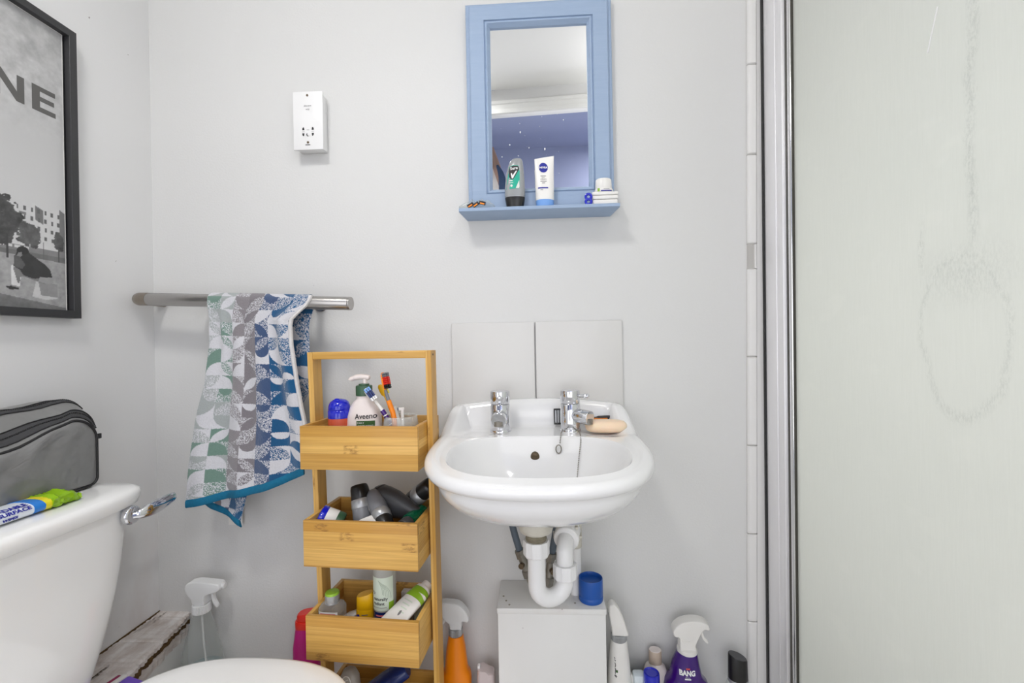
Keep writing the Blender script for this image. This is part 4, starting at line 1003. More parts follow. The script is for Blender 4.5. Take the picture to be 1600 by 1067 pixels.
def brush(name, label, pts, mat_h, mat_g, bc, bristle_dir, rad=.0036, hl=.030, bands=True, neck=None):
    path = [su(*p) for p in smooth_path(pts, 8)]; b = thing(name, label, 'toothbrush', path[0])
    path = [Vector(p) - Vector(path[0]) for p in path]; n = len(path); d = (path[-1] - path[-3]).normalized(); k = int(n * .66)
    tube('handle', path[:k + 1], [rad * 1.25] * (k + 1), mat_g, b, 12); tube('neck', path[k:], [rad * .95 - .0010 * i / (n - k) for i in range(n - k)], neck or mat_h, b, 12)
    if bands:
        for j in range(3):
            i = int(k * (.55 + .14 * j)); cyl('grip_band', path[i], path[i] + (path[i + 1] - path[i]).normalized() * .0022, rad * 1.34, mat_h, b, 14)
    bd = Vector(bristle_dir).normalized(); bd = (bd - d * bd.dot(d)).normalized(); sd = d.cross(bd); e = path[-1] + d * hl
    R = []
    for t, w in ((-.08, .25), (.0, .55), (.15, .95), (.5, 1.05), (.85, .95), (1.0, .55), (1.03, .2)):
        c = path[-1] + d * hl * t; R.append([tuple(c + sd * .0072 * w * math.cos(a) + bd * .0026 * math.sin(a)) for a in [2 * math.pi * i / 16 for i in range(16)]])
    loft_rings('head', R, mat_h, b)
    for j, (t0, t1, m_) in enumerate(bc):
        bm = bmesh.new()
        nrow = max(1, round((t1 - t0) / .12))
        for r_i in range(nrow):
            for s_i in (-1, 0, 1):
                c = path[-1] + d * hl * (t0 + (t1 - t0) * (r_i + .5) / nrow) + sd * .0044 * s_i; rr = .0019; L = .0112 + .0012 * (s_i == 0)
                vs = [[bm.verts.new(c + bd * h + (d * math.cos(a) + sd * math.sin(a)) * rr * q) for a in [2 * math.pi * i / 6 for i in range(6)]] for h, q in ((.002, 1), (L, 1.12))]
                for i in range(6): bm.faces.new((vs[0][i], vs[0][(i + 1) % 6], vs[1][(i + 1) % 6], vs[1][i]))
                bm.faces.new(vs[1])
        o = frm('bristles', bm, m_, b, 20); o['kind'] = 'stuff'
    return b
brush('toothbrush', 'toothbrush with blue and white bristles and a purple banded grip', [(.0585, -.004, zt0 + .010), (.046, -.008, .875), (.034, -.012, .902), (.021, -.015, .923), (.0115, -.016, .936)], M['white_pl'], M['purple_pl'], [(.02, .25, M['ink_white']), (.25, .70, M['navy_pl']), (.70, .98, M['lightblue_pl'])], (.35, -.9, .3), .0038, .030)
brush('toothbrush', 'yellow and black toothbrush standing behind the blue and white one', [(.060, .016, zt0 + .010), (.043, .018, .885), (.028, .020, .918), (.016, .021, .942)], M['yellow_pl'], M['black_pl'], [(.05, .95, M['yellow_foil'])], (.2, .8, .3), .0030, .024, False)
brush('toothbrush', 'tallest toothbrush, orange and grey, leaning from the tumbler', [(.052, -.010, zt0 + .010), (.0505, -.010, .875), (.047, -.008, .905), (.039, -.006, .926), (.0315, -.004, .947), (.029, -.003, .957)], M['orange_pl'], M['orange_pl'], [(.02, .25, M['black_pl']), (.25, .72, M['red_pl']), (.72, .98, M['grey_pl'])], (.9, -.35, .1), .0042, .034, True, M['grey_pl'])
tp, L = lying('toothpaste_tube', 'white toothpaste tube leaning behind the toothbrushes', 'tube', (.058, .014, zt0 + .012), (.0335, .020, .918), 0)
secs = [(0, .012, .011), (.03, .012, .010), (.07, .0125, .006), (L - .006, .013, .0012), (L, .013, .001)]
loft('body', secs, M['white_pl'], tp, 32); yf = front_of(secs); patch('teal_stripe', -.004, .004, .06, L - .008, yf, M['ink_teal'], tp)
lathe('cap', [(.007, -.010), (.008, -.009), (.0085, 0)], M['white_pl'], tp, 24)
tp2, L = lying('toothbrush', 'white toothbrush end poking out right of the orange toothbrush', 'toothbrush', (.062, .005, zt0 + .01), (.054, .022, .9155), 0)
tube('handle', smooth_path([(0, 0, 0), (0, .001, L * .5), (0, 0, L)]), .0034, M['white_pl'], tp2, 12); box('tip', (-.004, .008, -.003, .003, L - .006, L + .001), M['white_pl'], tp2, .0015)
cyl('blue_end', (.008, 0, L - .002), (.0095, 0, L - .002), .003, M['navy_pl'], tp2, 12)

# second box: toiletries in a heap
jr, L = lying('hair_wax_jar', 'round jar with blue lid and white label lying in the second shelf box', 'jar', (-.060, -.022, .6850), (-.1010, -.033, .7035))
lathe('body', [(.021, 0), (.0235, .003), (.0235, .011), (.0235, .016)], M['green_pl'], jr, 40)
lathe('label_band', [(.0236, .0145), (.0238, .015), (.0238, .035), (.0236, .0355)], M['paper'], jr, 40); lathe('lid', [(.0236, .0355), (.0245, .037), (.0245, .046), (.022, .048), (.0005, .048)], M['blue_pl'], jr, 44)
for k in range(1):
    o = text('TEXTU', .0080, -.003, 0, flat0, M['ink_teal'], jr, off=0)
    for v in o.data.vertices:
        a = -1.15 + (v.co.x) / .0238; z = .0265 + v.co.z; v.co = (.0241 * math.cos(a), .0241 * math.sin(a), z)
def rollon(label, p, q, spin, cap, body, silver=True):
    b, L = lying('rollon_bottle', label, 'deodorant', p, q, spin, 'roll-on deodorants in the second shelf box')
    b.scale = (1.12,) * 3
    secs = [(0, .009, .007, 2.3), (.004, .016, .011, 2.3), (.012, .0205, .0145, 2.3), (.035, .0225, .0165, 2.3), (.050, .021, .0160, 2.2)]
    loft('body', secs, body, b, 40); loft('collar', [(.050, .0205, .0165, 2.2), (.052, .0212, .017, 2.2), (.064, .0205, .0165, 2.2), (.066, .019, .016, 2.2)], M['silver_pl'] if silver else body, b, 40)
    loft('cap', [(.066, .0188, .0158, 2.2), (.069, .019, .016, 2.2), (.085, .0172, .0148, 2.2), (.090, .0158, .0136, 2.2), (.0915, .0138, .0118, 2.2)], cap, b, 40)
    yf = front_of(secs); patch('label', -.012, .012, .012, .040, yf, M['paper'], b, .0004)
    for k in range(9): patch('label_bar', -.010 + .0022 * k, -.0090 + .0022 * k, .015, .037, yf, M['ink_grey'], b, .0007, 2, 4)
    return b
rollon('grey roll-on with its black cap pointing up, second from left in the middle box', (-.006, -.022, .664), (-.036, .006, .752), math.radians(35), M['black_pl'], M['grey_pl'])
rollon('grey roll-on with its black cap pointing down at the front of the middle box', (-.012, .018, .738), (.041, -.040, .690), math.radians(-65), M['black_pl'], M['grey_pl'])
rollon('roll-on with black cap pointing up right against the shelf upright', (.036, .048, .690), (.108, .030, .752), math.radians(20), M['black_pl'], M['dark_pl'])
sb, L = lying('shampoo_bottle', 'dark grey bottle lying on top of the heap in the second shelf box', 'bottle', (-.002, .022, .7265), (.100, -.006, .7055), math.radians(90))
loft('body', [(0, .024, .017, 3), (.004, .0285, .019, 3), (.020, .030, .0205, 2.6), (.045, .0285, .0195, 2.4), (.070, .022, .016, 2.2), (.090, .0145, .0125, 2.1), (.100, .011, .0105, 2), (.1035, .007, .007, 2)], M['dark_pl'], sb, 44)
loft('base_cap', [(-.007, .022, .015, 3), (-.006, .0245, .017, 3), (.0045, .0292, .0196, 3)], M['black_pl'], sb, 44); cyl('nozzle', (0, 0, .103), (0, 0, .107), .0042, M['black_pl'], sb, 20)
gb, L = lying('gel_bottle', 'small green gel bottle with dark cap under the dark grey bottle', 'bottle', (.096, .020, .7), (.080, -.052, .697))
lathe('body', [(.012, 0), (.0165, .004), (.017, .05), (.0165, .055)], M['clear_green'], gb, 36); lathe('cap', [(.0145, .0555), (.0150, .057), (.0145, .074), (.013, .0755), (.0005, .0755)], M['dark_pl'], gb, 36)
rc = at('receipt', 'folded white paper leaflet lying at the front of the second shelf box', 'paper', .012, -.046, .700, (math.radians(18), 0, math.radians(6)))
bm = bmesh.new(); pts = [(-.035, -.012, 0), (-.012, -.014, .001), (.010, -.013, .0005), (.030, -.012, 0), (.014, .012, .011), (-.004, .014, .007), (-.024, .008, .002)]
vv = [bm.verts.new(p) for p in pts]; bm.faces.new(vv); r_ = bmesh.ops.solidify(bm, geom=bm.faces[:], thickness=.0008); frm('sheet', bm, M['paper'], rc, 20)
# third box
zt3 = .4480
cb_ = at('toner_bottle', 'clear square bottle with a lime green topped cap in the third shelf box', 'bottle', -.0775, -.034, zt3)
secs = [(0, .022, .016, 4), (.002, .0245, .018, 4), (.078, .0245, .018, 4), (.0845, .021, .0155, 3.2), (.0870, .012, .011, 2), (.089, .0115, .0115, 2)]
loft('body', secs, M['clear'], cb_, 48); yf = front_of(secs)
lathe('cap', [(.0125, .0855), (.0138, .0865), (.0138, .089), (.0132, .0895), (.0138, .090), (.0138, .094), (.0132, .0945), (.0138, .095), (.0138, .1035)], M['silver_pl'], cb_, 40); lathe('cap_top', [(.0138, .1035), (.0136, .105), (.0125, .1075), (.0005, .108)], M['lime_pl'], cb_, 40)
patch('label', -.0195, .0195, .015, .0765, yf, M['paper'], cb_, .0006); patch('label_stripe', -.016, .0155, .0690, .0735, yf, M['ink_pink'], cb_, .0008)
for k in range(5): patch('label_line', -.014, .004 + .002 * (k % 3), .055 - .006 * k, .0564 - .006 * k, yf, M['ink_grey'], cb_, .0008, 6, 1)
wp, L = lying('lotion_tube', 'small white and grey tube lying between the clear bottle and yellow tube', 'tube', (-.082, .004, .468), (-.024, -.002, .508))
secs = [(0, .010, .009), (.03, .0125, .010), (.055, .014, .003), (L, .0145, .0012)]
loft('body', secs, M['white_pl'], wp, 32); poly('emblem', disc_pts(.0, .042, .009, .009), front_of(secs), M['ink_grey'], wp, .0005); lathe('cap', [(.006, -.014), (.009, -.012), (.0095, 0)], M['silver_pl'], wp, 24)
yt = at('sunscreen_tube', 'yellow tube with slanted cap in the third shelf box', 'tube', -.0215, -.006, zt3, (0, 0, math.radians(8)))
secs = [(0, .0150, .012, 2.4), (.003, .0180, .0142, 2.4), (.06, .0180, .0142, 2.4), (.063, .0176, .0138, 2.4)]
loft('body', secs, M['yellow_pl'], yt, 40); yf = front_of(secs)
cpz2 = loft('cap', [(.063, .0170, .0134, 2.4), (.064, .0174, .0138, 2.4), (.089, .0168, .0132, 2.4), (.0915, .0155, .012, 2.4)], M['yellow_pl'], yt, 40)
for v in cpz2.data.vertices:
    if v.co.z > .08: v.co.z += v.co.x * .22
patch('purple_panel', -.0165, -.0085, .015, .052, yf, M['violet_pack'], yt, .0005); poly('emblem', disc_pts(-.0105, .0535, .0030, .0030), yf, M['ink_blue'], yt, .0008)
patch('label_line', -.0035, .0090, .0540, .0558, yf, M['ink_grey'], yt, .0005, 8, 1); patch('label_line', -.0025, .0050, .0490, .0504, yf, M['ink_grey'], yt, .0005, 8, 1)
for k, (x, z) in enumerate(((.000, .041), (.008, .044), (.004, .034), (.0105, .036), (-.002, .034))): poly('print_spot', disc_pts(x, z, .0032 - .0004 * (k % 2), .003, 7 + k % 3), yf, M['rust'], yt, .0005)
ms = at('mist_bottle', 'tall clear mist bottle with a pale green label in the third shelf box', 'bottle', .0185, .0, zt3)
secs = [(0, .0205, .0205), (.003, .0228, .0228), (.145, .0228, .0228), (.152, .021, .021), (.158, .012, .012), (.164, .011, .011)]
loft('body', secs, mat('smoky_clear_plastic', (176, 176, 170), .12), ms, 48); yf = front_of(secs)
patch('label', -.0212, .0212, .0665, .133, yf, M['pale_green'], ms, .0005, 24, 8); patch('label_edge', .0155, .0218, .050, .083, yf, M['lime_pl'], ms, .0009, 8, 8)
patch('foot_label', -.0205, .0195, .0, .0535, yf, M['silver_pl'], ms, .0004, 20, 6); patch('dark_band', -.019, .010, .050, .064, yf, M['navy_pl'], ms, .0006, 16, 4)
text('naturally', .0084, -.0005, .0905, yf, M['ink'], ms, off=.0010, bold=.00015); text('radiant', .0084, -.0035, .0815, yf, M['ink'], ms, off=.0010, bold=.00015)
patch('label_line', -.0175, .012, .0730, .0738, yf, M['ink_grey'], ms, .0009, 14, 1); patch('label_line', -.010, .008, .0560, .0590, yf, M['ink_pink'], ms, .0010, 12, 1)
star = [(-.0150 + (.0042 if k % 2 == 0 else .0022) * math.sin(math.pi * k / 5), .1015 + (.0042 if k % 2 == 0 else .0022) * math.cos(math.pi * k / 5)) for k in range(10)]
poly('star', star, yf, M['ink_grey'], ms, .0008); star2 = [(-.0150 + (x + .0150) * .6, .1015 + (z - .1015) * .6) for x, z in star]; poly('star_centre', star2, yf, M['pale_green'], ms, .0012)
for k in range(6):
    x0 = .004 + .0028 * k; tube('leaf_line', [(x + 0, yf(x, z) - .0006, z) for x, z in [(x0 - .008 + .008 * t + .003 * math.sin(t * 3), .128 - .028 * t - .002 * k) for t in [j / 8 for j in range(9)]] if abs(x) < .021], .00022, M['label_green'], ms, 4)
for k in range(4): patch('label_line', -.018, -.004 - .001 * k, .045 - .005 * k, .0462 - .005 * k, yf, M['label_green'], ms, .0008, 8, 1)
wt_, L = lying('face_wash_tube', 'white tube with a lime green band lying at the right of the third box', 'tube', (.1005, .030, .5445), (.050, -.0555, .5100), math.radians(178))
secs = [(-.0, .0120, .0110), (.012, .0125, .0112), (.0125, .0175, .0125, 2.3), (.030, .0215, .0125, 2.4), (.06, .0250, .0095, 2.4), (.085, .0275, .0050, 2.3), (L, .0285, .0016, 2)]
loft('body', secs[2:], M['white_pl'], wt_, 44); yf = front_of(secs[2:]); loft('cap', secs[:3], M['white_pl'], wt_, 36)
loft('lime_band', [(.018, .0190, .0129, 2.35), (.019, .0194, .0131, 2.4), (.042, .0234, .0119, 2.4), (.043, .0233, .0114, 2.4)], M['lime_pl'], wt_, 44)
for k in range(4): patch('label_line', -.013, .010 - .003 * k, .052 + .008 * k, .0545 + .008 * k, yf, M['pale_green'], wt_, .0006, 8, 2)
poly('emblem', disc_pts(-.004, .080, .0028, .0055), yf, M['ink_grey'], wt_, .0006)
gp = at('sachet', 'pale green sachet standing behind the white tube in the third box', 'sachet', .088, .046, .50, (math.radians(-14), 0, 0))
box('sachet_body', (-.022, .022, -.003, .003, -.05, .026), M['pale_green'], gp, .0025); box('crimp', (-.022, .022, -.0008, .0008, .026, .030), M['pale_green'], gp, 0)
gp2 = at('boxed_cream', 'slim white carton standing behind the mist bottle', 'carton', .050, .048, zt3); box('carton', (-.013, .013, -.008, .008, 0, .072), M['paper'], gp2, .0008); box('flap', (-.0125, .0125, -.0085, -.008, .058, .072), M['paper'], gp2, 0)
# bottom box
db = at('soap_dispenser', 'grey rounded dispenser standing in the bottom shelf box', 'dispenser', -.058, -.006, .258)
secs = [(0, .018, .014, 2.6), (.004, .021, .016, 2.6), (.085, .0215, .0165, 2.5), (.110, .019, .015, 2.4), (.122, .013, .011, 2.2), (.127, .005, .005, 2)]
loft('body', secs, mat('warm_grey_plastic', (176, 170, 160), .35), db, 40); yf = front_of(secs); tube('moulded_ring', [(-.001 + .011 * math.cos(a), yf(-.001 + .011 * math.cos(a), .100 + .017 * math.sin(a)) - .0002, .100 + .017 * math.sin(a)) for a in [2 * math.pi * k / 28 for k in range(29)]], .0009, M['white_pl'], db, 6)
for k in range(4): tube('moulded_line', [(-.005 + .0003 * k, yf(-.005, .09 + .006 * k) - .0004, .09 + .006 * k), (.004, yf(.004, .094 + .006 * k) - .0004, .094 + .006 * k)], .0007, M['white_pl'], db, 6)
bb, L = lying('shower_gel_bottle', 'blue shower gel bottle lying tilted in the bottom shelf box', 'bottle', (-.045, -.028, .318), (.086, .012, .402), math.radians(10))
secs = [(0, .018, .012, 2.6), (.004, .023, .016, 2.6), (.08, .0235, .0165, 2.6), (.098, .022, .0155, 2.4)]
loft('body', secs, M['navy_pl'], bb, 44); loft('cap', [(.098, .021, .0148, 2.4), (.100, .0215, .015, 2.4), (.128, .020, .014, 2.4), (.131, .018, .012, 2.4)], M['navy_pl'], bb, 44); yf = front_of(secs)
patch('pale_band', -.022, .022, .070, .086, yf, M['lightblue_pl'], bb, .0004)
for k in range(4): patch('label_line', -.012 + .002 * k, .012 - .003 * k, .022 + .011 * k, .0255 + .011 * k, yf, M['ink_white'], bb, .0007, 8, 2)
for x0, x1, z0, z1 in ((-.012, .012, .1055, .1075), (-.001, .001, .100, .124)): patch('cap_mark', x0, x1, z0, z1, front_of([(.098, .0216, .0151, 2.4), (.131, .0200, .014, 2.4)]), M['lightblue_pl'], bb, .0005)

# ------------------------------------------------------------------ bottles along the skirting box (top at z = .2)
ZB = .2; YB = -.048
def trigger(parent, z0, m, mt, s=1.0, flip=1, body=None, trig=None, nozzle=True, dx=0):
    body = body or [(-.013, 0), (.013, 0), (.014, .010), (.016, .020), (.030, .026), (.043, .030), (.050, .036), (.049, .044), (.042, .048), (.0, .052), (-.020, .050), (-.0285, .044), (-.030, .034), (-.024, .022), (-.016, .012)]
    P = [(flip * x * s + dx, z0 + z * s) for x, z in spline2(body, 4)]
    o = prism('trigger_head', P if flip > 0 else P[::-1], -.0125 * s, .0125 * s, m, parent, .006 * s, 4)
    trig = trig or [(.024, .024), (.030, .024), (.033, .010), (.040, -.004), (.037, -.008), (.030, .000), (.026, .010)]
    T = [(flip * x * s + dx, z0 + z * s) for x, z in spline2(trig, 3)]
    prism('trigger', T if flip > 0 else T[::-1], -.0045 * s, .0045 * s, mt, parent, .002 * s, 2)
    if nozzle:
        x = flip * .050 * s; cyl('nozzle', (x + dx - flip * .003, 0, z0 + .040 * s), (x + dx + flip * .006 * s, 0, z0 + .0395 * s), .0062 * s, m, parent, 18, .0008)
    return o
def ribbed(name, z0, z1, r, m, parent, n=40, cx=0):
    R = []
    for z, k in ((z0, .94), (z0 + .001, 1), (z1 - .001, 1), (z1, .95)): R.append([(cx + r * k * (1 - .05 * (i % 2)) * math.cos(math.pi * i / n), r * k * (1 - .05 * (i % 2)) * math.sin(math.pi * i / n), z) for i in range(2 * n)])
    return loft_rings(name, R, m, parent, smooth=20)
sc = thing('spray_bottle', 'empty clear spray bottle in the corner behind the toilet seat', 'spray bottle', (-.800, -.050, ZB))
secs = [(0, .046, .034, 2.3), (.004, .050, .037, 2.3), (.05, .051, .037, 2.3), (.10, .047, .035, 2.3), (.15, .038, .031, 2.2), (.19, .027, .025, 2.1), (.220, .0175, .0175, 2), (.232, .0165, .0165, 2)]
loft('body', secs, M['clear'], sc, 48, cap=(True, False)); lathe('liquid', [(.0475, .003), (.048, .05), (.0445, .09), (.001, .0901)], M['rinse'], sc, 40)
tube('dip_tube', smooth_path([(0, 0, .23), (.004, 0, .15), (.015, 0, .07), (.03, 0, .015)]), .0022, M['frost_clear'], sc, 8); ribbed('neck_ring', .226, .246, .0195, M['frost_clear'], sc)
trigger(sc, .246, M['frost_clear'], M['frost_clear'], 1.05, 1)
pk = thing('cleaner_bottle', 'magenta bottle with a red cap behind the left shelf upright', 'bottle', (-.5465, -.050, ZB), (0, 0, math.radians(0)))
secs = [(0, .026, .020, 2.4), (.004, .0292, .0225, 2.4), (.10, .0310, .023, 2.4), (.15, .0300, .0225, 2.4), (.185, .0250, .020, 2.4), (.196, .0235, .019, 2.3)]
loft('body', secs, M['pink_pl'], pk, 44)
loft('cap_base', [(.194, .0235, .0185, 2.5), (.196, .0240, .019, 2.5), (.210, .0240, .019, 2.5), (.2115, .023, .018, 2.5)], M['red_pl'], pk, 40)
c_ = loft('cap', [(.2115, .0195, .0155, 2.8), (.213, .020, .016, 2.8), (.226, .0195, .0155, 2.8), (.229, .018, .014, 2.8)], M['red_pl'], pk, 40)
for v in c_.data.vertices:
    if v.co.z > .22: v.co.z += v.co.x * .18
os_ = thing('spray_bottle', 'orange spray bottle with a clear white trigger right of the bamboo shelf', 'spray bottle', (-.1955, -.050, ZB))
secs = [(0, .031, .024, 2.6), (.004, .0342, .027, 2.6), (.085, .0342, .027, 2.6), (.098, .0320, .026, 2.4), (.106, .0265, .024, 2.2), (.155, .0215, .0205, 2.1), (.1815, .0165, .0165, 2)]
loft('body', secs, M['orange_pl'], os_, 48); ribbed('neck_ring', .1815, .1975, .0162, M['silver_pl'], os_)
trigger(os_, .1975, M['frost_clear'], M['frost_clear'], 1.0, -1, [(-.012, 0), (.012, 0), (.013, .008), (.022, .016), (.034, .034), (.040, .046), (.039, .050), (.022, .056), (.0, .058), (-.020, .049), (-.033, .026), (-.028, .018), (-.015, .014)][::1] and [(-.014, 0), (.010, 0), (.013, .012), (.024, .022), (.040, .046), (.042, .055), (.030, .060), (.012, .060), (-.010, .056), (-.026, .040), (-.032, .024), (-.028, .017), (-.016, .018)], [(.020, .030), (.026, .030), (.027, .020), (.031, .010), (.028, .008), (.022, .018)], True)
tube('inner_spring', [(.004 * math.cos(a) , .0, .2 + .0006 * k) for k, a in enumerate([.9 * j for j in range(40)])], .0008, M['pvc'], os_, 5)
wsx = thing('air_freshener', 'pale pinkish plastic cartridge standing left of the white pipe cover', 'air freshener', (-.1265, -.055, ZB))
R = [[(x, y, z + (.008 if (x < 0 and z > .1) else 0)) for x, y in ring(rx, .016, 4, 32)] for z, rx in ((0, .019), (.002, .0205), (.095, .0200), (.102, .0185), (.103, .016))]
loft_rings('body', R, mat('pinkish_plastic', (208, 196, 196), .35), wsx); box('hook', (-.0195, -.013, -.006, .006, .108, .116), M['pvc'], wsx, .002)
tw = thing('descaler_bottle', 'tall white bottle with grey collar beside the white pipe cover', 'bottle', (.1735, -.055, ZB))
secs = [(0, .024, .020, 2.6), (.004, .0272, .023, 2.6), (.085, .0262, .0225, 2.5), (.150, .0210, .0195, 2.3), (.176, .0178, .0178, 2.1), (.180, .0165, .0165, 2)]
b_ = loft('body', secs, M['white_pl'], tw, 44); yf = front_of(secs); ribbed('neck_ring', .179, .193, .0176, M['silver_pl'], tw)
hp = [(-.0155, .193), (.0175, .193), (.0165, .205), (.012, .222), (.003, .245), (-.008, .2605), (-.016, .2625), (-.0215, .258), (-.0225, .245), (-.020, .225), (-.017, .208)]
prism('nozzle_head', spline2(hp, 4), -.013, .013, M['white_pl'], tw, .006, 4); prism('pull_lever', [(-.0225, .236), (-.0195, .236), (-.0175, .205), (-.0195, .203)], -.005, .005, M['silver_pl'], tw, .0008, 1)
tube('side_handle', smooth_path([(.022, 0, .10), (.031, 0, .085), (.034, 0, .05), (.030, 0, .01)]), .006, M['white_pl'], tw, 14)
for k, (x0, z0_, x1, z1_) in enumerate(((-.0135, .150, -.0120, .147), (-.0128, .145, -.0112, .1425), (-.0125, .139, -.0112, .1335), (-.0112, .1335, -.0125, .130), (-.0128, .1275, -.0110, .1245), (-.0118, .1245, -.0122, .1155), (-.0140, .1125, -.0105, .1080), (-.0125, .1135, -.0090, .1095))):
    tube('script_mark', [(x0 + (x1 - x0) * t / 4, yf(x0 + (x1 - x0) * t / 4, z0_ + (z1_ - z0_) * t / 4) - .0002, z0_ + (z1_ - z0_) * t / 4) for t in range(5)], .0007, M['ink'], tw, 6)
patch('leaf_mark', -.0110, -.0070, .1185, .1240, yf, M['label_green'], tw, .0004)
bc_ = thing('lotion_bottle', 'white bottle with a beige oval cap left of the purple spray', 'bottle', (.2600, -.026, ZB))
secs = [(0, .024, .02, 2.5), (.004, .0265, .022, 2.5), (.085, .0265, .022, 2.5), (.100, .0225, .019, 2.2), (.108, .014, .014, 2), (.111, .012, .012, 2)]
loft('body', secs, M['cream_pl'], bc_, 40); c_ = loft('cap', [(.106, .0138, .0125), (.107, .0145, .013), (.136, .0142, .0128), (.1375, .0135, .012)], M['beige_pl'], bc_, 40); 
c2 = loft('cap_top', [(.1375, .0132, .0118), (.1382, .0128, .0114)], M['cream_pl'], bc_, 40)
bl = thing('screw_top_bottle', 'bottle with a shiny blue screw cap in front of the beige capped one', 'bottle', (.2395, -.074, ZB))
loft('body', [(0, .020, .018, 2.5), (.004, .0225, .02, 2.5), (.07, .0225, .02, 2.5), (.085, .018, .018), (.092, .015, .015)], M['teal'], bl, 36)
lathe('cap', [(.0165, .090), (.0178, .0915), (.0172, .118), (.0166, .120), (.0155, .1205), (.0145, .119), (.0120, .1175), (.0115, .1185), (.0005, .1185)], M['blue_pl'], bl, 44)
sg = thing('sponge_scourer', 'white and aqua sponge beside the blue capped bottle', 'sponge', (.2145, -.060, ZB)); box('white_layer', (-.012, .012, -.012, .012, .085, .1085), M['foam_white'], sg, .004); box('aqua_layer', (-.012, .012, -.012, .012, .0, .085), M['foam_blue'], sg, .004)
pp = thing('spray_bottle', 'purple spray bottle with a white trigger head near the shower frame', 'spray bottle', (.3205, -.050, ZB), (0, 0, math.radians(-4)))
secs = [(0, .042, .030, 2.5), (.004, .0450, .032, 2.5), (.050, .0480, .033, 2.5), (.072, .0490, .033, 2.5), (.090, .0450, .031, 2.4), (.099, .0355, .0285, 2.3), (.108, .0330, .0270, 2.3), (.128, .0290, .025, 2.2), (.150, .0225, .021, 2.1, .003), (.158, .0200, .0195, 2, .004)]
loft('body', secs, M['purple_pl'], pp, 52); yf = front_of(secs)
loft('neck_ring', [(.152, .0215, .021, 2, .004), (.154, .0222, .0215, 2, .004), (.160, .0215, .021, 2, .004), (.163, .0165, .016, 2, .004)], M['white_pl'], pp, 44)
hp = [(-.0135, .160), (.0185, .160), (.0195, .172), (.026, .188), (.033, .202), (.0395, .209), (.0475, .208), (.0495, .213), (.0445, .221), (.030, .226), (.010, .226), (-.010, .220), (-.024, .208), (-.0275, .197), (-.024, .190), (-.0155, .188), (-.0135, .180)]
prism('trigger_head', spline2(hp, 4), -.0145, .0145, M['white_pl'], pp, .0085, 5); prism('trigger', spline2([(.0335, .201), (.0375, .199), (.0405, .188), (.0490, .1765), (.0455, .1735), (.0375, .182), (.0335, .192)], 3), -.0042, .0042, M['white_pl'], pp, .0018, 2)
tube('head_scoop', smooth_path([(-.012, -.0128, .187), (-.004, -.0150, .182), (.006, -.0150, .182), (.013, -.0128, .188)]), .0012, M['white_pl'], pp, 8)
text('BANG', .0150, -.002, .1195, yf, M['ink_white'], pp, off=.0006, bold=.0007, sx=.82); patch('red_mark', -.0045, .0035, .1275, .1305, yf, M['ink_red'], pp, .0006, 6, 2); patch('label_line', -.0065, .0035, .1108, .1116, yf, M['ink_white'], pp, .0006, 6, 1); patch('label_line', -.0080, .0050, .1065, .1090, yf, M['ink_white'], pp, .0006, 8, 1)
bk = thing('shampoo_bottle', 'clear bottle with a slanted black cap beside the shower tile edging', 'bottle', (.4345, -.050, ZB))
loft('body', [(0, .024, .018, 2.6), (.004, .0265, .0205, 2.6), (.070, .0265, .0205, 2.6), (.084, .0225, .019, 2.3), (.088, .0205, .0185, 2.2)], M['clear'], bk, 40); loft('collar', [(.087, .0210, .0185), (.0885, .0215, .019), (.0935, .0215, .019), (.095, .0205, .018)], M['silver_pl'], bk, 40)
c_ = loft('cap', [(.094, .0205, .0182), (.096, .0208, .0185), (.140, .0198, .0175), (.1425, .0188, .0165)], M['black_pl'], bk, 44); c2 = loft('cap_top', [(.1425, .0178, .0155), (.1432, .0175, .0152)], M['dark_pl'], bk, 40)
for o in (c_, c2):
    for v in o.data.vertices:
        if v.co.z > .12: v.co.z -= v.co.x * .30

# ------------------------------------------------------------------ toilet
TO = thing('toilet', 'white close coupled toilet with its lid down at the left wall', 'toilet', (0, 0, 0))
YC = -.425
def slab_ring(x0, x1, hw, z, n, N=56, yc=YC): return [(x, y, z) for x, y in ring((x1 - x0) / 2, hw, n, N, (x0 + x1) / 2, yc)]
body = []
for z, xf, hw in ((.40, -.800, .098), (.44, -.790, .108), (.475, -.782, .117), (.510, -.777, .128), (.555, -.774, .143), (.605, -.772, .158), (.66, -.770, .169), (.70, -.769, .174), (.757, -.768, .178)): body.append(slab_ring(-.945, xf, hw, z, 5.5))
loft_rings('cistern', body, M['ceramic'], TO, smooth=60)
lid = [slab_ring(-.945, xf, hw, z, n) for z, xf, hw, n in ((.7545, -.765, .183, 4.6), (.7555, -.757, .192, 4.6), (.758, -.752, .197, 4.6), (.770, -.7485, .1995, 4.6), (.777, -.7485, .1995, 4.6), (.7825, -.7505, .1975, 4.6), (.7865, -.757, .191, 4.6), (.7882, -.785, .165, 5), (.7880, -.82, .11, 5))]
loft_rings('cistern_lid', lid, M['ceramic'], TO, smooth=60)
cyl('lever_boss', (-.769, -.272, .7385), (-.7565, -.272, .7385), .0175, M['chrome'], TO, 36, .004)
tube('flush_lever', smooth_path([(-.757, -.274, .7375), (-.750, -.266, .738), (-.745, -.250, .7405), (-.743, -.225, .7435), (-.744, -.198, .7465), (-.746, -.186, .748)], 8), [.006] * 6 + [.0072 + .0058 * math.sin(math.pi * k / 30) for k in range(31)] + [.0075, .006, .004, .0015], M['chrome'], TO, 18, flat=.45)
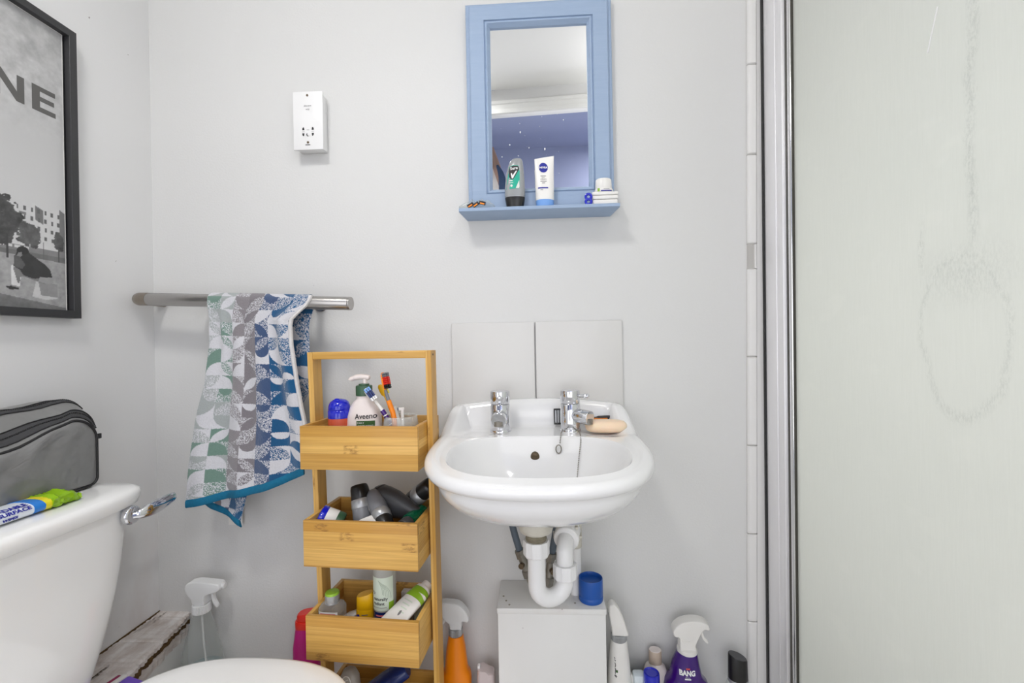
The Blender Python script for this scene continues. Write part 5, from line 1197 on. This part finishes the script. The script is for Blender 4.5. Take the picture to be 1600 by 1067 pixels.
def seat_ring(ax0, ax1, b, z, N=96, cx=-.535, cy=-.425):
    out = []
    for i in range(N):
        a = 2 * math.pi * i / N; c, s = math.cos(a), math.sin(a); n = 2.5; ax = ax1 if c > 0 else ax0
        out.append((cx + ax * math.copysign(abs(c) ** (2 / n), c), cy + b * math.copysign(abs(s) ** (2 / n), s), z))
    return out
loft_rings('seat_lid', [seat_ring(a0 + .195, a1 + .235, b + .172, z) for z, a0, a1, b in ((.441, -.012, -.012, -.012), (.442, -.004, -.004, -.004), (.446, 0, 0, 0), (.459, 0, 0, 0), (.4645, -.003, -.003, -.003), (.4672, -.010, -.010, -.010), (.4685, -.03, -.03, -.03), (.469, -.12, -.12, -.10))], M['seat'], TO, smooth=60)
loft_rings('seat', [seat_ring(a0 + .195, a1 + .235, b + .172, z) for z, a0, a1, b in ((.420, -.012, -.012, -.012), (.422, -.004, -.004, -.004), (.4395, -.002, -.002, -.002), (.4405, -.012, -.012, -.012))], M['seat'], TO, smooth=60)
loft_rings('pan', [seat_ring(.195 + a0, .22 + a1, .16 + b, z) for z, a0, a1, b in ((0, -.05, -.10, -.06), (.02, -.055, -.105, -.065), (.15, -.07, -.12, -.075), (.28, -.03, -.05, -.03), (.37, 0, -.005, -.004), (.412, .0, .0, .0), (.4195, -.006, -.006, -.006))], M['ceramic'], TO, smooth=60)
bm = bmesh.new(); add_box(bm, -.800, -.70, YC - .11, YC + .11, .36, .415, .02, 3); frm('cistern_shelf', bm, M['ceramic'], TO, 50)
for s in (-1, 1): cyl('hinge', (-.715, YC + s * .075 - .018, .452), (-.715, YC + s * .075 + .018, .452), .010, M['chrome'], TO, 20, .001)

# wash bag on the cistern lid
BG = thing('wash_bag', 'dark grey nylon wash bag with black zips on the cistern lid', 'wash bag', (0, 0, 0))
def bag_ring(x, zt_, zb_, y1, rt_, sag, y0=-.60):
    """outline in y,z of a slice: rounded far top corner, sagging top edge"""
    P = []
    for k in range(9): a = -math.pi / 2 + math.pi / 2 * k / 8; P.append((y1 - .014 + .014 * math.cos(a), zb_ + .014 + .014 * math.sin(a)))
    for k in range(13): a = math.pi / 2 * k / 12; P.append((y1 - rt_ + rt_ * math.cos(a), zt_ - rt_ + rt_ * math.sin(a)))
    for k in range(1, 16):
        t = k / 16; P.append((y1 - rt_ + (y0 + .03 - y1 + rt_) * t, zt_ - sag * math.sin(min(1, t * 1.25) * math.pi / 2) + .002 * math.sin(t * 17 + x * 90)))
    for k in range(7): a = math.pi / 2 + math.pi / 2 * k / 6; P.append((y0 + .03 + .03 * math.cos(a), zt_ - sag - .03 + .03 * math.sin(a)))
    for k in range(5): a = math.pi + math.pi / 2 * k / 4; P.append((y0 + .014 + .014 * math.cos(a), zb_ + .014 + .014 * math.sin(a)))
    for k in range(1, 12): P.append((y0 + .014 + (y1 - .014 - y0 - .014) * k / 12, zb_))
    return [(x, y, z) for y, z in P]
def bag_at(x):
    g = lambda xs, ys: float(np.interp(x, xs, ys))
    return bag_ring(x, g([-.942, -.932, -.908, -.886, -.866, -.846], [.9295, .949, .956, .9534, .9375, .9198]), g([-.942, -.932, -.853, -.846], [.798, .7905, .7895, .793]), g([-.942, -.932, -.908, -.886, -.866, -.846], [-.259, -.246, -.236, -.236, -.238, -.2545]), .045, g([-.942, -.908, -.877, -.846], [.004, .004, .018, .044]))
sl = [bag_at(x) for x in (-.942, -.938, -.932, -.919, -.908, -.897, -.886, -.877, -.866, -.855, -.846)]
fc = [np.array(sl[-1])]
cen = np.array([-.846, -.42, .855]); 
for k, dx in ((.97, .0018), (.93, .0035), (.88, .0050), (.82, .0064), (.75, .0076), (.67, .0086), (.58, .0094), (.49, .010), (.4, .0104), (.3, .0107), (.2, .0109), (.1, .011)):
    q = cen + (fc[0] - cen) * k
    d_ = q[:, 1] * .75 - q[:, 2] * 1.0; e_ = q[:, 1] * .9 + q[:, 2] * .7
    cr_ = .0034 * np.abs(np.sin(58 * d_ + 5 * np.sin(19 * e_))) ** .6 * np.clip((q[:, 2] - .80) / .04, .2, 1) + .0018 * np.sin(120 * d_ + 31 * e_)
    q[:, 0] += dx + cr_ * min(1, (1 - k) * 9) - .001; fc.append(q)
loft_rings('body', sl + [[tuple(p) for p in q] for q in fc[1:]], M['bag'], BG, smooth=70)
pip = sl[-1]; tube('piping', [(x + .001, y, z) for x, y, z in pip] + [(pip[0][0] + .001, pip[0][1], pip[0][2])], .0024, M['bag_trim'], BG, 8)
def topline(x, i0, i1, off=.0012):
    R_ = bag_at(x); out = []
    for k in range(i0, i1):
        a = Vector(R_[k - 1]); b = Vector(R_[k + 1]); t = (b - a).normalized(); nrm_ = Vector((0, t.z, -t.y)); nrm_ = nrm_ if nrm_.z > 0 or k < 16 else -nrm_
        if nrm_.y < 0 and k < 16: nrm_ = -nrm_
        out.append(Vector(R_[k]) + nrm_ * off)
    return out
for x, i0 in ((-.858, 11), (-.890, 14)):
    L_ = topline(x, i0, 36, .0003); tube('zip_tape', L_, .0075, M['zip'], BG, 10, flat=.22) if False else None
    rows = [topline(x + dx, i0, 36, o_) for dx, o_ in ((-.0065, .0004), (-.003, .0018), (.0, .0022), (.003, .0018), (.0065, .0004))]
    loft_rings('zip_tape', [[tuple(p) for p in r] for r in rows], M['zip'], BG, cap=(False, False), closed=False, smooth=60)
    o = beads('zip_teeth', topline(x, i0, 36, .0026), .0017, M['bag_trim'], BG, .0034); o['kind'] = 'stuff'
    for dx in (-.0067, .0067): tube('zip_seam', topline(x + dx, i0, 36, .0012), .0011, M['bag_trim'], BG, 6)
tab = box('zip_pull', (-.0015, .0015, -.004, .006, -.006, .004), M['bag_trim'], BG, .001); tab.location = (-.857, -.2385, .880)

# pack of wipes at the front of the lid
WP = thing('wipes_pack', 'blue and white pack of surface wipes with a green end on the cistern lid', 'wipes', (0, 0, 0))
def wp_ring(y, hw, h, cx=-.8185, wav=0):
    return [(cx + x + wav * math.sin(9 * x / hw + y * 300), y, .7886 + h / 2 + zz * (1 + .0 * x)) for x, zz in ring(hw, h / 2, 2.6, 28)]
loft_rings('packet', [wp_ring(-.62, .024, .020), wp_ring(-.60, .025, .022), wp_ring(-.45, .0255, .022), wp_ring(-.392, .0250, .021)], M['wipe_white'], WP, smooth=70)
loft_rings('blue_panel', [wp_ring(-.4085, .0256, .0222), wp_ring(-.400, .0255, .0219), wp_ring(-.3915, .0252, .0213)], M['wipe_blue'], WP, smooth=70)
loft_rings('yellow_panel', [wp_ring(-.3925, .0252, .0214), wp_ring(-.381, .0250, .0212)], M['yellow_foil'], WP, smooth=70)
r_ = random.Random(5); R = []
for k in range(13):
    y = -.382 + .0043 * k; s = 1 - .015 * k; R.append([(x + r_.uniform(-.002, .002), yy_ + r_.uniform(-.001, .001), max(.7884, z + r_.uniform(-.0022, .0022))) for x, yy_, z in wp_ring(y, .0255 * s + .001, .021 * (1 + .12 * math.sin(k * 1.1)) * (1 if k < 11 else .55))])
loft_rings('lime_end', R, M['lime_foil'], WP, smooth=30)
box('end_crimp', (-.832, -.806, -.334, -.324, .789, .7925), M['wipe_blue'], WP, .001)
def wipes_text(s, size, y_end, u, m):
    """lettering running along the pack, on its sloping front face; u = 0 (top) .. 1 (bottom)"""
    o = text(s, size, 0, 0, flat0, m, WP, off=0, align='RIGHT', bold=.0004)
    for v in o.data.vertices:
        w_ = u - v.co.z / .030; a = 1.25 - 1.75 * w_; c, s_ = math.cos(a), math.sin(a); n = 2.6
        x = .0262 * math.copysign(abs(c) ** (2 / n), c); zz = .0116 * math.copysign(abs(s_) ** (2 / n), s_)
        v.co = (-.8185 + x, y_end + v.co.x, .7886 + .011 + zz)
for s_, sz, ye, u in (('BIODEGRADABLE', .0108, -.4135, .18), ('SURFACE', .0108, -.4125, .52), ('WIPES', .0072, -.432, .84)): wipes_text(s_, sz, ye, u, M['ink_blue'])

# violet packet tucked between cistern and boxing
VP = thing('violet_packet', 'violet and white packet wedged between the cistern and the toilet seat', 'packet', (-.812, -.262, .374), (0, math.radians(8), math.radians(-10)))
box('carton', (-.006, .052, -.028, .028, .0225, .036), M['violet_pack'], VP, .003); box('white_edge', (-.018, -.0065, -.027, .027, .0225, .037), M['paper'], VP, .003); box('magenta_edge', (-.030, -.0185, -.027, .027, .0225, .032), M['magenta_card'], VP, .003)
